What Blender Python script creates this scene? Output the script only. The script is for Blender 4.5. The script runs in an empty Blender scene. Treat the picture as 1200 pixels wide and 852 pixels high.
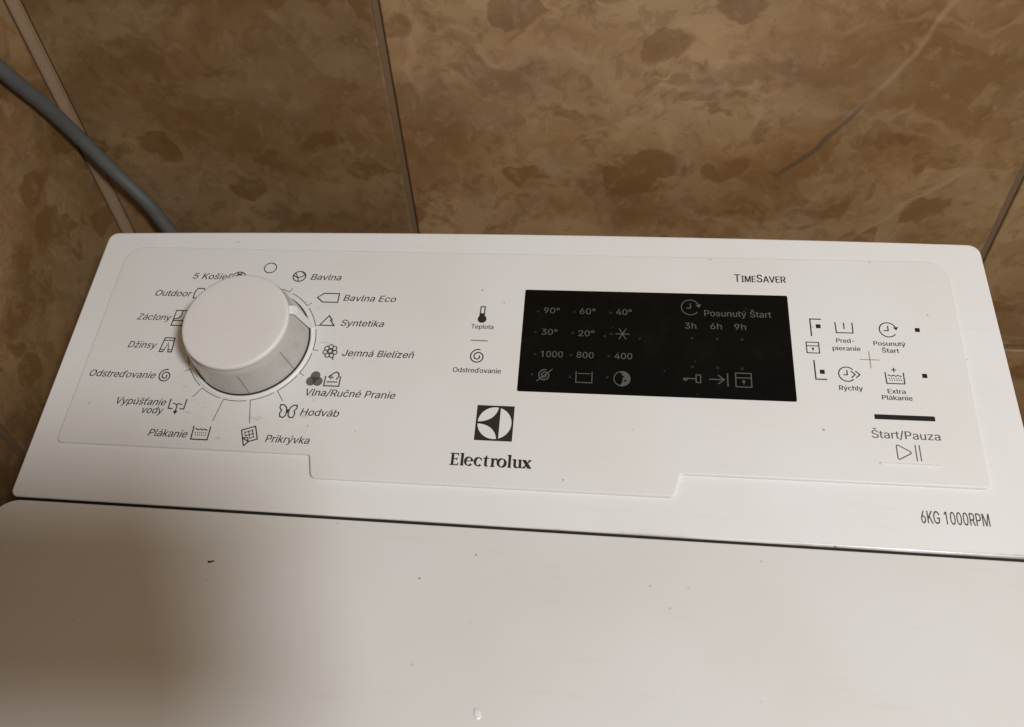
import bpy, bmesh, math, random
from mathutils import Matrix, Vector
random.seed(7)
sc = bpy.context.scene
COL = sc.collection
MM = 0.001
ZP = 0.860                      # height of the control panel's front edge above the floor
TILT = math.radians(17.5)       # the control panel slopes up towards the wall

# ------------------------------------------------------------------ camera
cam_d = bpy.data.cameras.new('camera'); cam = bpy.data.objects.new('camera', cam_d); COL.objects.link(cam)
cam_d.sensor_width = 36; cam_d.lens = 27.0; cam_d.clip_start = 0.01; cam_d.clip_end = 50
cam.matrix_world = Matrix(((0.99330158, -0.03399082, 0.1104382, 0.23753592),
                           (0.10152755, 0.71309036, -0.69368169, -0.15911769),
                           (-0.05517361, 0.70024764, 0.71176479, 0.25135771 + ZP),
                           (0, 0, 0, 1)))
cam_d.dof.use_dof = True; cam_d.dof.focus_distance = 0.31; cam_d.dof.aperture_fstop = 14.0
sc.camera = cam
# ------------------------------------------------------------------ light
w = bpy.data.worlds.new('World'); sc.world = w; w.use_nodes = True
bg = w.node_tree.nodes['Background']; bg.inputs[0].default_value = (1.0, 0.81, 0.61, 1); bg.inputs[1].default_value = 0.205

def lamp(name, loc, target, power, size, color):
    l = bpy.data.lights.new(name, 'AREA'); l.shape = 'DISK'; l.size = size; l.energy = power; l.color = color
    o = bpy.data.objects.new(name, l); COL.objects.link(o); o.location = loc
    o.rotation_euler = (Vector(target) - Vector(loc)).to_track_quat('-Z', 'Y').to_euler()
    return o
lamp('ceiling_lamp', (0.66, -0.425, ZP + 0.70), (0.2, 0.0, ZP), 6.7, 0.14, (0.985, 1.0, 1.02))
sc.view_settings.view_transform = 'Standard'; sc.view_settings.look = 'None'
sc.view_settings.exposure = 0.0; sc.view_settings.gamma = 1.0
sc.render.engine = 'CYCLES'

# ------------------------------------------------------------------ helpers
def link(name, mesh, mat=None, parent=None, matrix=None, smooth=False):
    o = bpy.data.objects.new(name, mesh); COL.objects.link(o)
    if mat: mesh.materials.append(mat)
    if matrix is not None: o.matrix_basis = matrix
    if parent: o.parent = parent
    if smooth:
        mesh.polygons.foreach_set('use_smooth', [True] * len(mesh.polygons))
    return o
def mesh_from(verts, faces, name='m'):
    m = bpy.data.meshes.new(name); m.from_pydata([tuple(v) for v in verts], [], faces); m.update(); return m
def bm_mesh(bm):
    bmesh.ops.recalc_face_normals(bm, faces=bm.faces)
    m = bpy.data.meshes.new('m'); bm.to_mesh(m); bm.free(); return m
def tag(o, label, cat, group=None):
    o['label'] = label; o['category'] = cat
    if group: o['group'] = group
def rounded_poly(pts, radii, n=6):
    """closed polygon (x,y) with every corner rounded"""
    out = []; N = len(pts)
    for i in range(N):
        p = Vector(pts[i]); a = Vector(pts[i - 1]); b = Vector(pts[(i + 1) % N]); r = radii[i] if isinstance(radii, (list, tuple)) else radii
        da = (a - p).normalized(); db = (b - p).normalized()
        ang = da.angle(db); t = r / math.tan(ang / 2)
        t = min(t, 0.49 * min((a - p).length, (b - p).length)); rr = t * math.tan(ang / 2)
        c = p + (da + db).normalized() * (rr / math.sin(ang / 2))
        s = p + da * t; e = p + db * t
        a0 = math.atan2(s.y - c.y, s.x - c.x); a1 = math.atan2(e.y - c.y, e.x - c.x)
        d = (a1 - a0 + math.pi) % (2 * math.pi) - math.pi
        for k in range(n + 1):
            q = a0 + d * k / n; out.append((c.x + rr * math.cos(q), c.y + rr * math.sin(q)))
    return out
def offset(poly, d):
    """offset a counter-clockwise closed polygon inwards by d"""
    out = []; N = len(poly)
    for i in range(N):
        p = Vector(poly[i]); a = Vector(poly[i - 1]); b = Vector(poly[(i + 1) % N])
        e1 = (p - a); e2 = (b - p)
        if e1.length < 1e-9: e1 = e2
        if e2.length < 1e-9: e2 = e1
        n1 = Vector((-e1.y, e1.x)).normalized(); n2 = Vector((-e2.y, e2.x)).normalized()
        m = n1 + n2; m = m / max(m.length_squared / 2, 0.3)
        out.append((p.x + m.x * d, p.y + m.y * d))
    return out
def loft(rings, cap_top=True, cap_bottom=False):
    """rings of equal length, lists of 3-vectors; returns a mesh"""
    n = len(rings[0]); V = [v for r in rings for v in r]; F = []
    for k in range(len(rings) - 1):
        for i in range(n):
            j = (i + 1) % n; F.append((k * n + i, k * n + j, (k + 1) * n + j, (k + 1) * n + i))
    if cap_bottom: F.append(tuple(range(n))[::-1])
    if cap_top: F.append(tuple((len(rings) - 1) * n + i for i in range(n)))
    return mesh_from(V, F)

# ------------------------------------------------------------------ materials
def new_mat(name):
    m = bpy.data.materials.new(name); m.use_nodes = True
    nt = m.node_tree; return m, nt, nt.nodes['Principled BSDF']
class NB:
    """small node builder"""
    def __init__(s, nt): s.nt = nt
    def n(s, typ, **kw):
        nd = s.nt.nodes.new(typ)
        for k, v in kw.items():
            if k in nd.bl_rna.properties: setattr(nd, k, v)
            else: nd.inputs[k].default_value = v
        return nd
    def L(s, a, b): s.nt.links.new(a, b)
    def noise(s, vec, scale, detail=4, rough=0.55, dist=0.0):
        nd = s.n('ShaderNodeTexNoise'); nd.inputs['Scale'].default_value = scale; nd.inputs['Detail'].default_value = detail
        nd.inputs['Roughness'].default_value = rough; nd.inputs['Distortion'].default_value = dist
        s.L(vec, nd.inputs['Vector']); return nd
    def math(s, op, a, b=None, c=None, clamp=False):
        nd = s.n('ShaderNodeMath', operation=op); nd.use_clamp = clamp
        for i, v in enumerate((a, b, c)):
            if v is None: continue
            if isinstance(v, (int, float)): nd.inputs[i].default_value = v
            else: s.L(v, nd.inputs[i])
        return nd.outputs[0]
    def smooth(s, x, lo, hi):
        nd = s.n('ShaderNodeMapRange', interpolation_type='SMOOTHSTEP'); s.L(x, nd.inputs[0])
        nd.inputs[1].default_value = lo; nd.inputs[2].default_value = hi; return nd.outputs[0]
    def mix(s, f, a, b):
        nd = s.n('ShaderNodeMix', data_type='RGBA')
        for sock, v in ((nd.inputs[0], f), (nd.inputs[6], a), (nd.inputs[7], b)):
            if isinstance(v, (int, float)): sock.default_value = v
            elif isinstance(v, tuple): sock.default_value = (*v, 1)
            else: s.L(v, sock)
        return nd.outputs[2]
    def vmath(s, op, a, b):
        nd = s.n('ShaderNodeVectorMath', operation=op)
        for i, v in enumerate((a, b)):
            if isinstance(v, tuple): nd.inputs[i].default_value = v
            else: s.L(v, nd.inputs[i])
        return nd.outputs[0]

def plain(name, col, rough=0.5, **kw):
    m, nt, b = new_mat(name); b.inputs['Base Color'].default_value = (*col, 1); b.inputs['Roughness'].default_value = rough
    for k, v in kw.items(): b.inputs[k].default_value = v
    return m

def white_plastic(name, col, rough, specks=1.0, scuff=0.0, grime=0.0):
    m, nt, b = new_mat(name); B = NB(nt)
    tc = B.n('ShaderNodeTexCoord').outputs['Object']
    big = B.noise(tc, 14, 3).outputs[0]
    c = B.mix(B.smooth(big, 0.35, 0.7), col, tuple(x * f for x, f in zip(col, (0.965, 0.955, 0.935))))
    # dust and grime specks of uneven size
    tot = None
    for scale, rad, keep in ((150, 0.11, 0.86), (52, 0.038, 0.68)):
        vo = B.n('ShaderNodeTexVoronoi'); vo.inputs['Scale'].default_value = scale; B.L(B.vmath('ADD', tc, (0.0137, 0.0071, 0.003)), vo.inputs['Vector'])
        sep = B.n('ShaderNodeSeparateColor'); B.L(vo.outputs['Color'], sep.inputs[0])
        near = B.smooth(vo.outputs['Distance'], rad, rad * 0.35)
        on = B.math('GREATER_THAN', sep.outputs[0], keep)
        s = B.math('MULTIPLY', B.math('MULTIPLY', near, on), B.math('MULTIPLY', sep.outputs[1], 0.75 * specks))
        tot = s if tot is None else B.math('MAXIMUM', tot, s)
    c = B.mix(tot, c, (0.10, 0.075, 0.05))
    # faint smears wiped along the panel
    mp = B.n('ShaderNodeMapping'); mp.inputs['Scale'].default_value = (6, 60, 60); mp.inputs['Rotation'].default_value = (0, 0, 0.3); B.L(tc, mp.inputs[0])
    sm = B.noise(mp.outputs[0], 6, 3, 0.7).outputs[0]
    c = B.mix(B.math('MULTIPLY', B.smooth(sm, 0.58, 0.80), 0.10), c, (0.46, 0.40, 0.32))
    if scuff:   # scuffed ring of finger marks round the dial
        sepx = B.n('ShaderNodeSeparateXYZ'); B.L(tc, sepx.inputs[0])
        dx = B.math('SUBTRACT', sepx.outputs[0], 0.088); dy = B.math('SUBTRACT', sepx.outputs[1], 0.068)
        r = B.math('SQRT', B.math('ADD', B.math('MULTIPLY', dx, dx), B.math('MULTIPLY', dy, dy)))
        zone = B.math('MULTIPLY', B.smooth(r, 0.026, 0.030), B.smooth(r, 0.046, 0.036))
        mp2 = B.n('ShaderNodeMapping'); mp2.inputs['Scale'].default_value = (90, 330, 90); mp2.inputs['Rotation'].default_value = (0, 0, -0.25); B.L(tc, mp2.inputs[0])
        sn = B.noise(mp2.outputs[0], 1.0, 5, 0.65, 0.6).outputs[0]
        c = B.mix(B.math('MULTIPLY', B.math('MULTIPLY', zone, B.smooth(sn, 0.58, 0.70)), 0.32), c, (0.24, 0.19, 0.14))
    if grime:   # grime caught along the lower lip
        sg_ = B.n('ShaderNodeSeparateXYZ'); B.L(tc, sg_.inputs[0])
        gn = B.noise(tc, 260, 4, 0.7).outputs[0]; gl = B.noise(tc, 22, 2).outputs[0]
        low = B.smooth(B.math('ADD', sg_.outputs[1], B.math('MULTIPLY', gn, 0.0016)), 0.0016, -0.0006)
        c = B.mix(B.math('MULTIPLY', B.math('MULTIPLY', low, B.smooth(gl, 0.42, 0.60)), grime), c, (0.16, 0.11, 0.07))
    B.L(c, b.inputs['Base Color'])
    rn = B.noise(tc, 40, 3, 0.6).outputs[0]
    B.L(B.math('MULTIPLY_ADD', rn, 0.22, rough - 0.11), b.inputs['Roughness'])
    bp = B.n('ShaderNodeBump'); bp.inputs['Strength'].default_value = 0.10; bp.inputs['Distance'].default_value = 0.0004
    wav = B.noise(tc, 34, 1).outputs[0]
    B.L(wav, bp.inputs['Height']); B.L(bp.outputs[0], b.inputs['Normal'])
    b.inputs['IOR'].default_value = 1.48
    return m

M_HOUSING = white_plastic('white_plastic_housing', (0.785, 0.785, 0.775), 0.24, grime=0.6)
M_FASCIA = white_plastic('white_plastic_fascia', (0.76, 0.755, 0.74), 0.42, scuff=1)
M_LID = white_plastic('white_enamel_lid', (0.76, 0.755, 0.74), 0.36, specks=0.5)
M_KNOB = white_plastic('white_knob_cap', (0.74, 0.725, 0.70), 0.42, specks=0.9)
M_RING = plain('white_ring', (0.79, 0.78, 0.76), 0.35)
M_PRINT = plain('dark_print', (0.024, 0.021, 0.018), 0.55, **{'Specular IOR Level': 0.3})
M_PRINT2 = plain('grey_print', (0.12, 0.11, 0.096), 0.55, **{'Specular IOR Level': 0.3})
M_THIN = plain('fine_grey_print', (0.115, 0.10, 0.08), 0.5)
M_BROWN = plain('brown_print', (0.30, 0.19, 0.12), 0.5)
M_RED = plain('red_print', (0.55, 0.10, 0.06), 0.5)
M_PWHITE = plain('white_print', (0.76, 0.755, 0.74), 0.42)
M_GLASS = plain('black_display_glass', (0.004, 0.004, 0.004), 0.16, **{'Specular IOR Level': 0.22})
def display_glass():
    m, nt, b = new_mat('black_display_glass'); B = NB(nt); tc = B.n('ShaderNodeTexCoord').outputs['Object']
    vo = B.n('ShaderNodeTexVoronoi'); vo.inputs['Scale'].default_value = 230; B.L(tc, vo.inputs['Vector'])
    se = B.n('ShaderNodeSeparateColor'); B.L(vo.outputs['Color'], se.inputs[0])
    d = B.math('MULTIPLY', B.smooth(vo.outputs['Distance'], 0.16, 0.05), B.math('GREATER_THAN', se.outputs[0], 0.84))
    sm = B.noise(tc, 55, 4, 0.65).outputs[0]
    c = B.mix(B.math('MULTIPLY', d, 0.035), (0.0035, 0.0034, 0.0032), (0.5, 0.45, 0.4))
    c = B.mix(B.math('MULTIPLY', B.smooth(sm, 0.5, 0.75), 0.005), c, (0.5, 0.46, 0.4))
    B.L(c, b.inputs['Base Color']); B.L(B.math('MULTIPLY_ADD', sm, 0.22, 0.06), b.inputs['Roughness']); b.inputs['Specular IOR Level'].default_value = 0.16
    return m
M_GLASS = display_glass()
M_DPRINT = plain('grey_display_print', (0.098, 0.094, 0.086), 0.6, **{'Specular IOR Level': 0.2})
M_DFAINT = plain('faint_display_print', (0.010, 0.0095, 0.009), 0.5)
M_SLOT = plain('black_indicator', (0.012, 0.011, 0.010), 0.3)
M_DARK = plain('dark_gap_shade', (0.028, 0.020, 0.014), 0.85)  # near-black standing for shade in the gaps round knob and lid
M_CRUMB = plain('black_crumb', (0.02, 0.015, 0.012), 0.9)
M_SKIRT, _nt, _b = new_mat('glossy_grey_skirt')
_b.inputs['Base Color'].default_value = (0.45, 0.43, 0.40, 1); _b.inputs['Roughness'].default_value = 0.14
_b.inputs['Coat Weight'].default_value = 0.6; _b.inputs['Coat Roughness'].default_value = 0.06
M_RIB = plain('grey_rib', (0.30, 0.28, 0.25), 0.35)

def cable_mat():
    m, nt, b = new_mat('grey_cable_sheath'); B = NB(nt); tc = B.n('ShaderNodeTexCoord').outputs['Object']
    n = B.noise(tc, 120, 5).outputs[0]
    B.L(B.mix(n, (0.078, 0.080, 0.076), (0.105, 0.106, 0.10)), b.inputs['Base Color']); b.inputs['Roughness'].default_value = 0.42
    return m
M_CABLE = cable_mat()

def marble():
    m, nt, b = new_mat('brown_marble_tile'); B = NB(nt)
    pos = B.n('ShaderNodeNewGeometry').outputs['Position']
    rnd = B.n('ShaderNodeObjectInfo').outputs['Random']
    off = B.n('ShaderNodeCombineXYZ')
    for i, k in enumerate((3.1, 5.7, 2.3)): B.L(B.math('MULTIPLY', rnd, k), off.inputs[i])
    p = B.vmath('ADD', pos, off.outputs[0])
    wn = B.noise(p, 24, 3, 0.65)
    pw = B.vmath('ADD', p, B.vmath('MULTIPLY', B.vmath('SUBTRACT', wn.outputs['Color'], (0.5, 0.5, 0.5)), (0.030, 0.030, 0.030)))
    mp = B.n('ShaderNodeMapping'); mp.inputs['Rotation'].default_value = (0, math.radians(-40), 0); mp.inputs['Scale'].default_value = (0.75, 1.0, 1.3); B.L(pw, mp.inputs[0])
    pm_ = mp.outputs[0]
    cl = B.noise(pm_, 6.5, 7, 0.66); sb = B.n('ShaderNodeSeparateColor'); B.L(cl.outputs['Color'], sb.inputs[0])
    n2 = B.noise(pm_, 28, 6, 0.64); s2 = B.n('ShaderNodeSeparateColor'); B.L(n2.outputs['Color'], s2.inputs[0])
    c = B.mix(B.smooth(cl.outputs[0], 0.34, 0.64), (0.185, 0.103, 0.047), (0.385, 0.262, 0.148))
    # breccia: cells of slightly different stone
    ve = B.n('ShaderNodeTexVoronoi'); ve.inputs['Scale'].default_value = 20; B.L(pm_, ve.inputs['Vector'])
    se = B.n('ShaderNodeSeparateColor'); B.L(ve.outputs['Color'], se.inputs[0])
    c = B.mix(B.math('MULTIPLY', B.smooth(se.outputs[0], 0.2, 1.0), 0.34), c, (0.20, 0.125, 0.062))
    c = B.mix(B.math('MULTIPLY', B.smooth(se.outputs[1], 0.6, 1.0), 0.30), c, (0.36, 0.27, 0.165))
    c = B.mix(B.math('MULTIPLY', B.smooth(s2.outputs[0], 0.48, 0.66), 0.28), c, (0.28, 0.215, 0.138))      # greyer drifts
    # dark brown chips with ragged edges, gathered in drifts
    vd = B.n('ShaderNodeTexVoronoi'); vd.inputs['Scale'].default_value = 40; B.L(B.vmath('ADD', pm_, (3.7, 1.1, 8.2)), vd.inputs['Vector'])
    sd = B.n('ShaderNodeSeparateColor'); B.L(vd.outputs['Color'], sd.inputs[0])
    edge = B.math('ADD', vd.outputs['Distance'], B.math('MULTIPLY', B.math('SUBTRACT', s2.outputs[1], 0.5), 0.9))
    on = B.smooth(B.math('ADD', sd.outputs[0], B.math('MULTIPLY', B.math('SUBTRACT', sb.outputs[1], 0.5), 2.6)), 0.66, 0.80)
    c = B.mix(B.math('MULTIPLY', B.math('MULTIPLY', B.smooth(edge, 0.44, 0.36), on), 0.60), c, (0.150, 0.078, 0.032))
    n4 = B.noise(pw, 120, 4, 0.62); s4 = B.n('ShaderNodeSeparateColor'); B.L(n4.outputs['Color'], s4.inputs[0])
    c = B.mix(B.math('MULTIPLY', B.smooth(B.math('ADD', s2.outputs[2], B.math('MULTIPLY', s4.outputs[0], 0.25)), 0.66, 0.74), 0.50), c, (0.150, 0.085, 0.038))
    c = B.mix(B.math('MULTIPLY', B.smooth(s4.outputs[1], 0.52, 0.62), 0.36), c, (0.16, 0.095, 0.045))
    c = B.mix(B.math('MULTIPLY', B.smooth(s4.outputs[2], 0.54, 0.68), 0.22), c, (0.42, 0.31, 0.195))
    # short pale hairlines round the chips
    vh = B.n('ShaderNodeTexVoronoi', feature='DISTANCE_TO_EDGE'); vh.inputs['Scale'].default_value = 13; B.L(pm_, vh.inputs['Vector'])
    c = B.mix(B.math('MULTIPLY', B.math('MULTIPLY', B.smooth(vh.outputs['Distance'], 0.030, 0.004), B.smooth(sb.outputs[2], 0.50, 0.62)), 0.20), c, (0.45, 0.33, 0.215))
    # one long diagonal vein: pale above, a dark crack below (back wall, right-hand tile)
    sx = B.n('ShaderNodeSeparateXYZ'); B.L(B.vmath('ADD', pos, B.vmath('MULTIPLY', B.vmath('SUBTRACT', B.noise(pos, 30, 2).outputs['Color'], (0.5, 0.5, 0.5)), (0.010, 0.010, 0.010))), sx.inputs[0])
    X, Z = sx.outputs[0], B.math('SUBTRACT', sx.outputs[2], ZP)
    VA, VB = VEIN
    ddx, ddz = VB[0] - VA[0], VB[1] - VA[1]; LL = math.hypot(ddx, ddz)
    t = B.math('ADD', B.math('MULTIPLY', B.math('SUBTRACT', X, VA[0]), ddx / LL / LL), B.math('MULTIPLY', B.math('SUBTRACT', Z, VA[1]), ddz / LL / LL))
    dist = B.math('ADD', B.math('MULTIPLY', B.math('SUBTRACT', X, VA[0]), -ddz / LL), B.math('MULTIPLY', B.math('SUBTRACT', Z, VA[1]), ddx / LL))
    bend = B.math('MULTIPLY', B.math('MULTIPLY', t, B.math('SUBTRACT', 1.0, t)), 0.022)
    dist = B.math('ABSOLUTE', B.math('ADD', dist, bend))
    inb = B.math('MULTIPLY', B.smooth(t, -0.25, 0.0), B.smooth(t, 1.6, 1.2))
    sy = B.n('ShaderNodeSeparateXYZ'); B.L(pos, sy.inputs[0])
    inb = B.math('MULTIPLY', inb, B.math('GREATER_THAN', sy.outputs[1], 0.17))
    pale = B.math('MULTIPLY', inb, B.math('MULTIPLY', B.smooth(B.math('ADD', dist, B.math('MULTIPLY', s2.outputs[1], 0.004)), 0.0046, 0.0018), B.smooth(t, 0.30, 0.62)))
    dark = B.math('MULTIPLY', inb, B.math('MULTIPLY', B.smooth(dist, 0.0018, 0.0006), B.math('MULTIPLY', B.smooth(t, 0.66, 0.50), B.smooth(t, 0.0, 0.12))))
    c = B.mix(B.math('MULTIPLY', pale, 0.32), c, (0.47, 0.36, 0.235))
    c = B.mix(B.math('MULTIPLY', dark, 0.72), c, (0.085, 0.066, 0.042))
    fine = n4.outputs[0]
    hs = B.n('ShaderNodeHueSaturation'); hs.inputs['Value'].default_value = WALLV; hs.inputs['Saturation'].default_value = 1.12; hs.inputs['Hue'].default_value = 0.4975; B.L(c, hs.inputs['Color'])
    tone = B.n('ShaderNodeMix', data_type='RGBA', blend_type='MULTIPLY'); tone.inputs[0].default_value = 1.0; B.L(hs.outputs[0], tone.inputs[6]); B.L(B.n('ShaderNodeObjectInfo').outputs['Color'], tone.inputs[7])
    B.L(tone.outputs[2], b.inputs['Base Color'])
    B.L(B.math('MULTIPLY_ADD', fine, 0.25, 0.20), b.inputs['Roughness'])
    bp = B.n('ShaderNodeBump'); bp.inputs['Strength'].default_value = 0.12; bp.inputs['Distance'].default_value = 0.0008
    B.L(B.noise(pos, 60, 2).outputs[0], bp.inputs['Height']); B.L(bp.outputs[0], b.inputs['Normal'])
    return m
VEIN = ((0.318, 0.037), (0.375, 0.117)); WALLV = 0.97
M_TILE = marble()
def grout_mat(name, a, c_):
    m, nt, b = new_mat(name); B = NB(nt); pos = B.n('ShaderNodeNewGeometry').outputs['Position']
    B.L(B.mix(B.noise(pos, 130, 6, 0.7).outputs[0], a, c_), b.inputs['Base Color']); b.inputs['Roughness'].default_value = 0.85
    return m
M_GROUT = grout_mat('brown_grout', (0.12, 0.072, 0.035), (0.19, 0.12, 0.064))
M_CAULK = grout_mat('pale_corner_caulk', (0.20, 0.128, 0.07), (0.27, 0.18, 0.105))

# ------------------------------------------------------------------ walls and floor
YW = 0.182; XW = -0.036; GAP = 0.0037
def tile_mesh(wd, ht, th=0.006, bev=0.0009):
    o = [(-wd / 2, -ht / 2), (wd / 2, -ht / 2), (wd / 2, ht / 2), (-wd / 2, ht / 2)]
    o = rounded_poly(o, 0.0018, 3)
    return loft([[(x, y, 0) for x, y in o], [(x, y, th - bev) for x, y in o],
                 [(x, y, th - bev * 0.3) for x, y in offset(o, bev * 0.35)], [(x, y, th) for x, y in offset(o, bev)]])
def wall_sheet(name, a, b):   # grout bed: a box just behind the tile faces
    bm = bmesh.new(); bmesh.ops.create_cube(bm, size=1)
    for v in bm.verts: v.co = Vector([(a[i] + b[i]) / 2 + v.co[i] * (b[i] - a[i]) for i in range(3)])
    o = link(name, bm_mesh(bm), M_GROUT); o['kind'] = 'structure'; return o
Z_J = [0.008, ZP - 0.522, ZP - 0.072, ZP + 0.378, ZP + 0.828]
wall = wall_sheet('back_wall', (XW - 0.06, YW + 0.0013, 0), (1.04, YW + 0.07, Z_J[-1]))
swall = wall_sheet('side_wall', (XW - 0.07, -0.95, 0), (XW - 0.0013, YW + 0.004, Z_J[-1]))
xs = [XW + 0.0022, 0.135, 0.4345, 0.734, 1.034]
for i in range(4):
    for k in range(4):
        x0, x1, z0, z1 = xs[i], xs[i + 1], Z_J[k], Z_J[k + 1]
        me = tile_mesh(x1 - x0 - GAP, z1 - z0 - GAP)
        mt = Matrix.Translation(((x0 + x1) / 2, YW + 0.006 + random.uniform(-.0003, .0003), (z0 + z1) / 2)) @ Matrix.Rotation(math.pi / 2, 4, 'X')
        t_ = link('tile', me, M_TILE, wall, mt); q_ = 0.76 if (i, k) == (0, 2) else (1.0 if (i, k) == (1, 2) else random.uniform(0.85, 1.1)); t_.color = (q_, q_, q_, 1)  # left-hand tile toned down to stand in for soft shadow on the wall
ys = [YW - 0.0030, 0.0425, -0.2575, -0.5575, -0.8575]
for i in range(4):
    for k in range(4):
        y0, y1, z0, z1 = ys[i + 1], ys[i], Z_J[k], Z_J[k + 1]
        me = tile_mesh(y1 - y0 - GAP, z1 - z0 - GAP)
        mt = Matrix.Translation((XW - 0.006, (y0 + y1) / 2, (z0 + z1) / 2)) @ Matrix.Rotation(math.pi / 2, 4, 'Z') @ Matrix.Rotation(math.pi / 2, 4, 'X')
        t_ = link('tile', me, M_TILE, swall, mt); q_ = 0.92 if i == 0 else random.uniform(0.85, 1.1); t_.color = (q_, q_, q_, 1)
# caulk bead in the corner of the two walls
r = 0.0042
prof = [(XW - 0.002, YW + 0.002)] + [(XW + r - r * math.cos(a) * 1.0, YW - r + r * math.sin(a)) for a in [math.radians(d) for d in (0, 22, 45, 68, 90)]]
n = len(prof)
V = [(x, y, 0.01) for x, y in prof] + [(x, y, Z_J[-1] - 0.01) for x, y in prof]
F = [(i, (i + 1) % n, n + (i + 1) % n, n + i) for i in range(n)] + [tuple(range(n))[::-1], tuple(range(n, 2 * n))]
cm = mesh_from(V, F); link('corner_caulk', cm, M_CAULK, wall)
fl = mesh_from([(-0.106, -1.2, 0), (1.04, -1.2, 0), (1.04, 0.252, 0), (-0.106, 0.252, 0)], [(0, 1, 2, 3)])
flo = link('floor', fl, grout_mat('brown_floor_tile', (0.16, 0.10, 0.05), (0.26, 0.17, 0.095))); flo.location.z = -0.004; flo['kind'] = 'structure'

# ------------------------------------------------------------------ washing machine
root = bpy.data.objects.new('washing_machine', None); COL.objects.link(root); root.location = (0.2, -0.15, 0); root.empty_display_size = 0.1
tag(root, 'white top-loading washing machine with sloping control panel, round dial and black display', 'washing machine')
PANEL = Matrix.Translation((0, 0, ZP)) @ Matrix.Rotation(TILT, 4, 'X')   # panel frame: x right, y up the slope, z off the surface
INV = Matrix.Translation((-0.2, 0.15, 0))
def S(pts, h=0.0): return [(x * MM, y * MM, h * MM) for x, y in pts]

# housing of the control panel
def hz(v): return -1.75 + 0.0112 * v
base = [(-2.2, 0.6), (402, -1.2), (399.6, 134.2)]
base += [(399.6 - 400.6 * t / 12, 134.2 - 1.0 * t / 12 + 2.4 * (1 - (2 * t / 12 - 1) ** 2)) for t in range(1, 12)]
base += [(-1.0, 133.2)]
rad = [3, 3, 5] + [40] * 11 + [4.5]
outl = rounded_poly(base, rad, 5)
rings = []
ct, st = math.cos(TILT), math.sin(TILT)
def down(x, y, zworld, h):   # point below outline (x,y,h in panel mm) at a world height (mm above panel origin)
    Y = y * ct - h * st
    return ((x) * MM, (Y * ct + zworld * st) * MM, (-Y * st + zworld * ct) * MM)
R = 0.95
def lip(x, y, zw, back):
    q = down(x, y, zw, hz(y) - R)
    if y < 4: return (q[0], q[1] + back * MM * ct, q[2] - back * MM * st)
    return q
rings.append([lip(x, y, -150, 5) for x, y in outl])
rings.append([lip(x, y, -3.6, 5) if y < 4 else (x * MM, y * MM, (hz(y) - R - 1.2) * MM) for x, y in outl])
rings.append([lip(x, y, -3.05, 0.2) if y < 4 else (x * MM, y * MM, (hz(y) - R - .5) * MM) for x, y in outl])
for k in range(6):
    a = math.pi / 2 * k / 5
    o = offset(outl, R * (1 - math.cos(a)))
    rings.append([(x * MM, y * MM, (hz(y) - R * (1 - math.sin(a))) * MM) for x, y in o])
housing = link('control_panel', loft(rings), M_HOUSING, root, INV @ PANEL, smooth=True)
housing.modifiers.new('wn', 'WEIGHTED_NORMAL').keep_sharp = True

# raised fascia plate
fo = [(10.6, 24.4), (122.0, 24.2), (124.4, 14.4), (268.4, 14.2), (270.9, 23.6), (384.0, 23.7), (385.2, 125.0), (11.2, 125.2)]
fr = [2.2, 1.6, 2.6, 2.2, 1.8, 2.2, 9, 9]
fo = rounded_poly(fo, fr, 5)
rings = [S(fo, -2.6), S(fo, -1.15)]
for k in range(1, 6):
    a = math.pi / 2 * k / 5; rings.append(S(offset(fo, 0.75 * (1 - math.cos(a))), -1.15 + 1.15 * math.sin(a)))
fascia = link('fascia', loft(rings), M_FASCIA, root, INV @ PANEL, smooth=True)
fascia.modifiers.new('wn', 'WEIGHTED_NORMAL').keep_sharp = True

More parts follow.
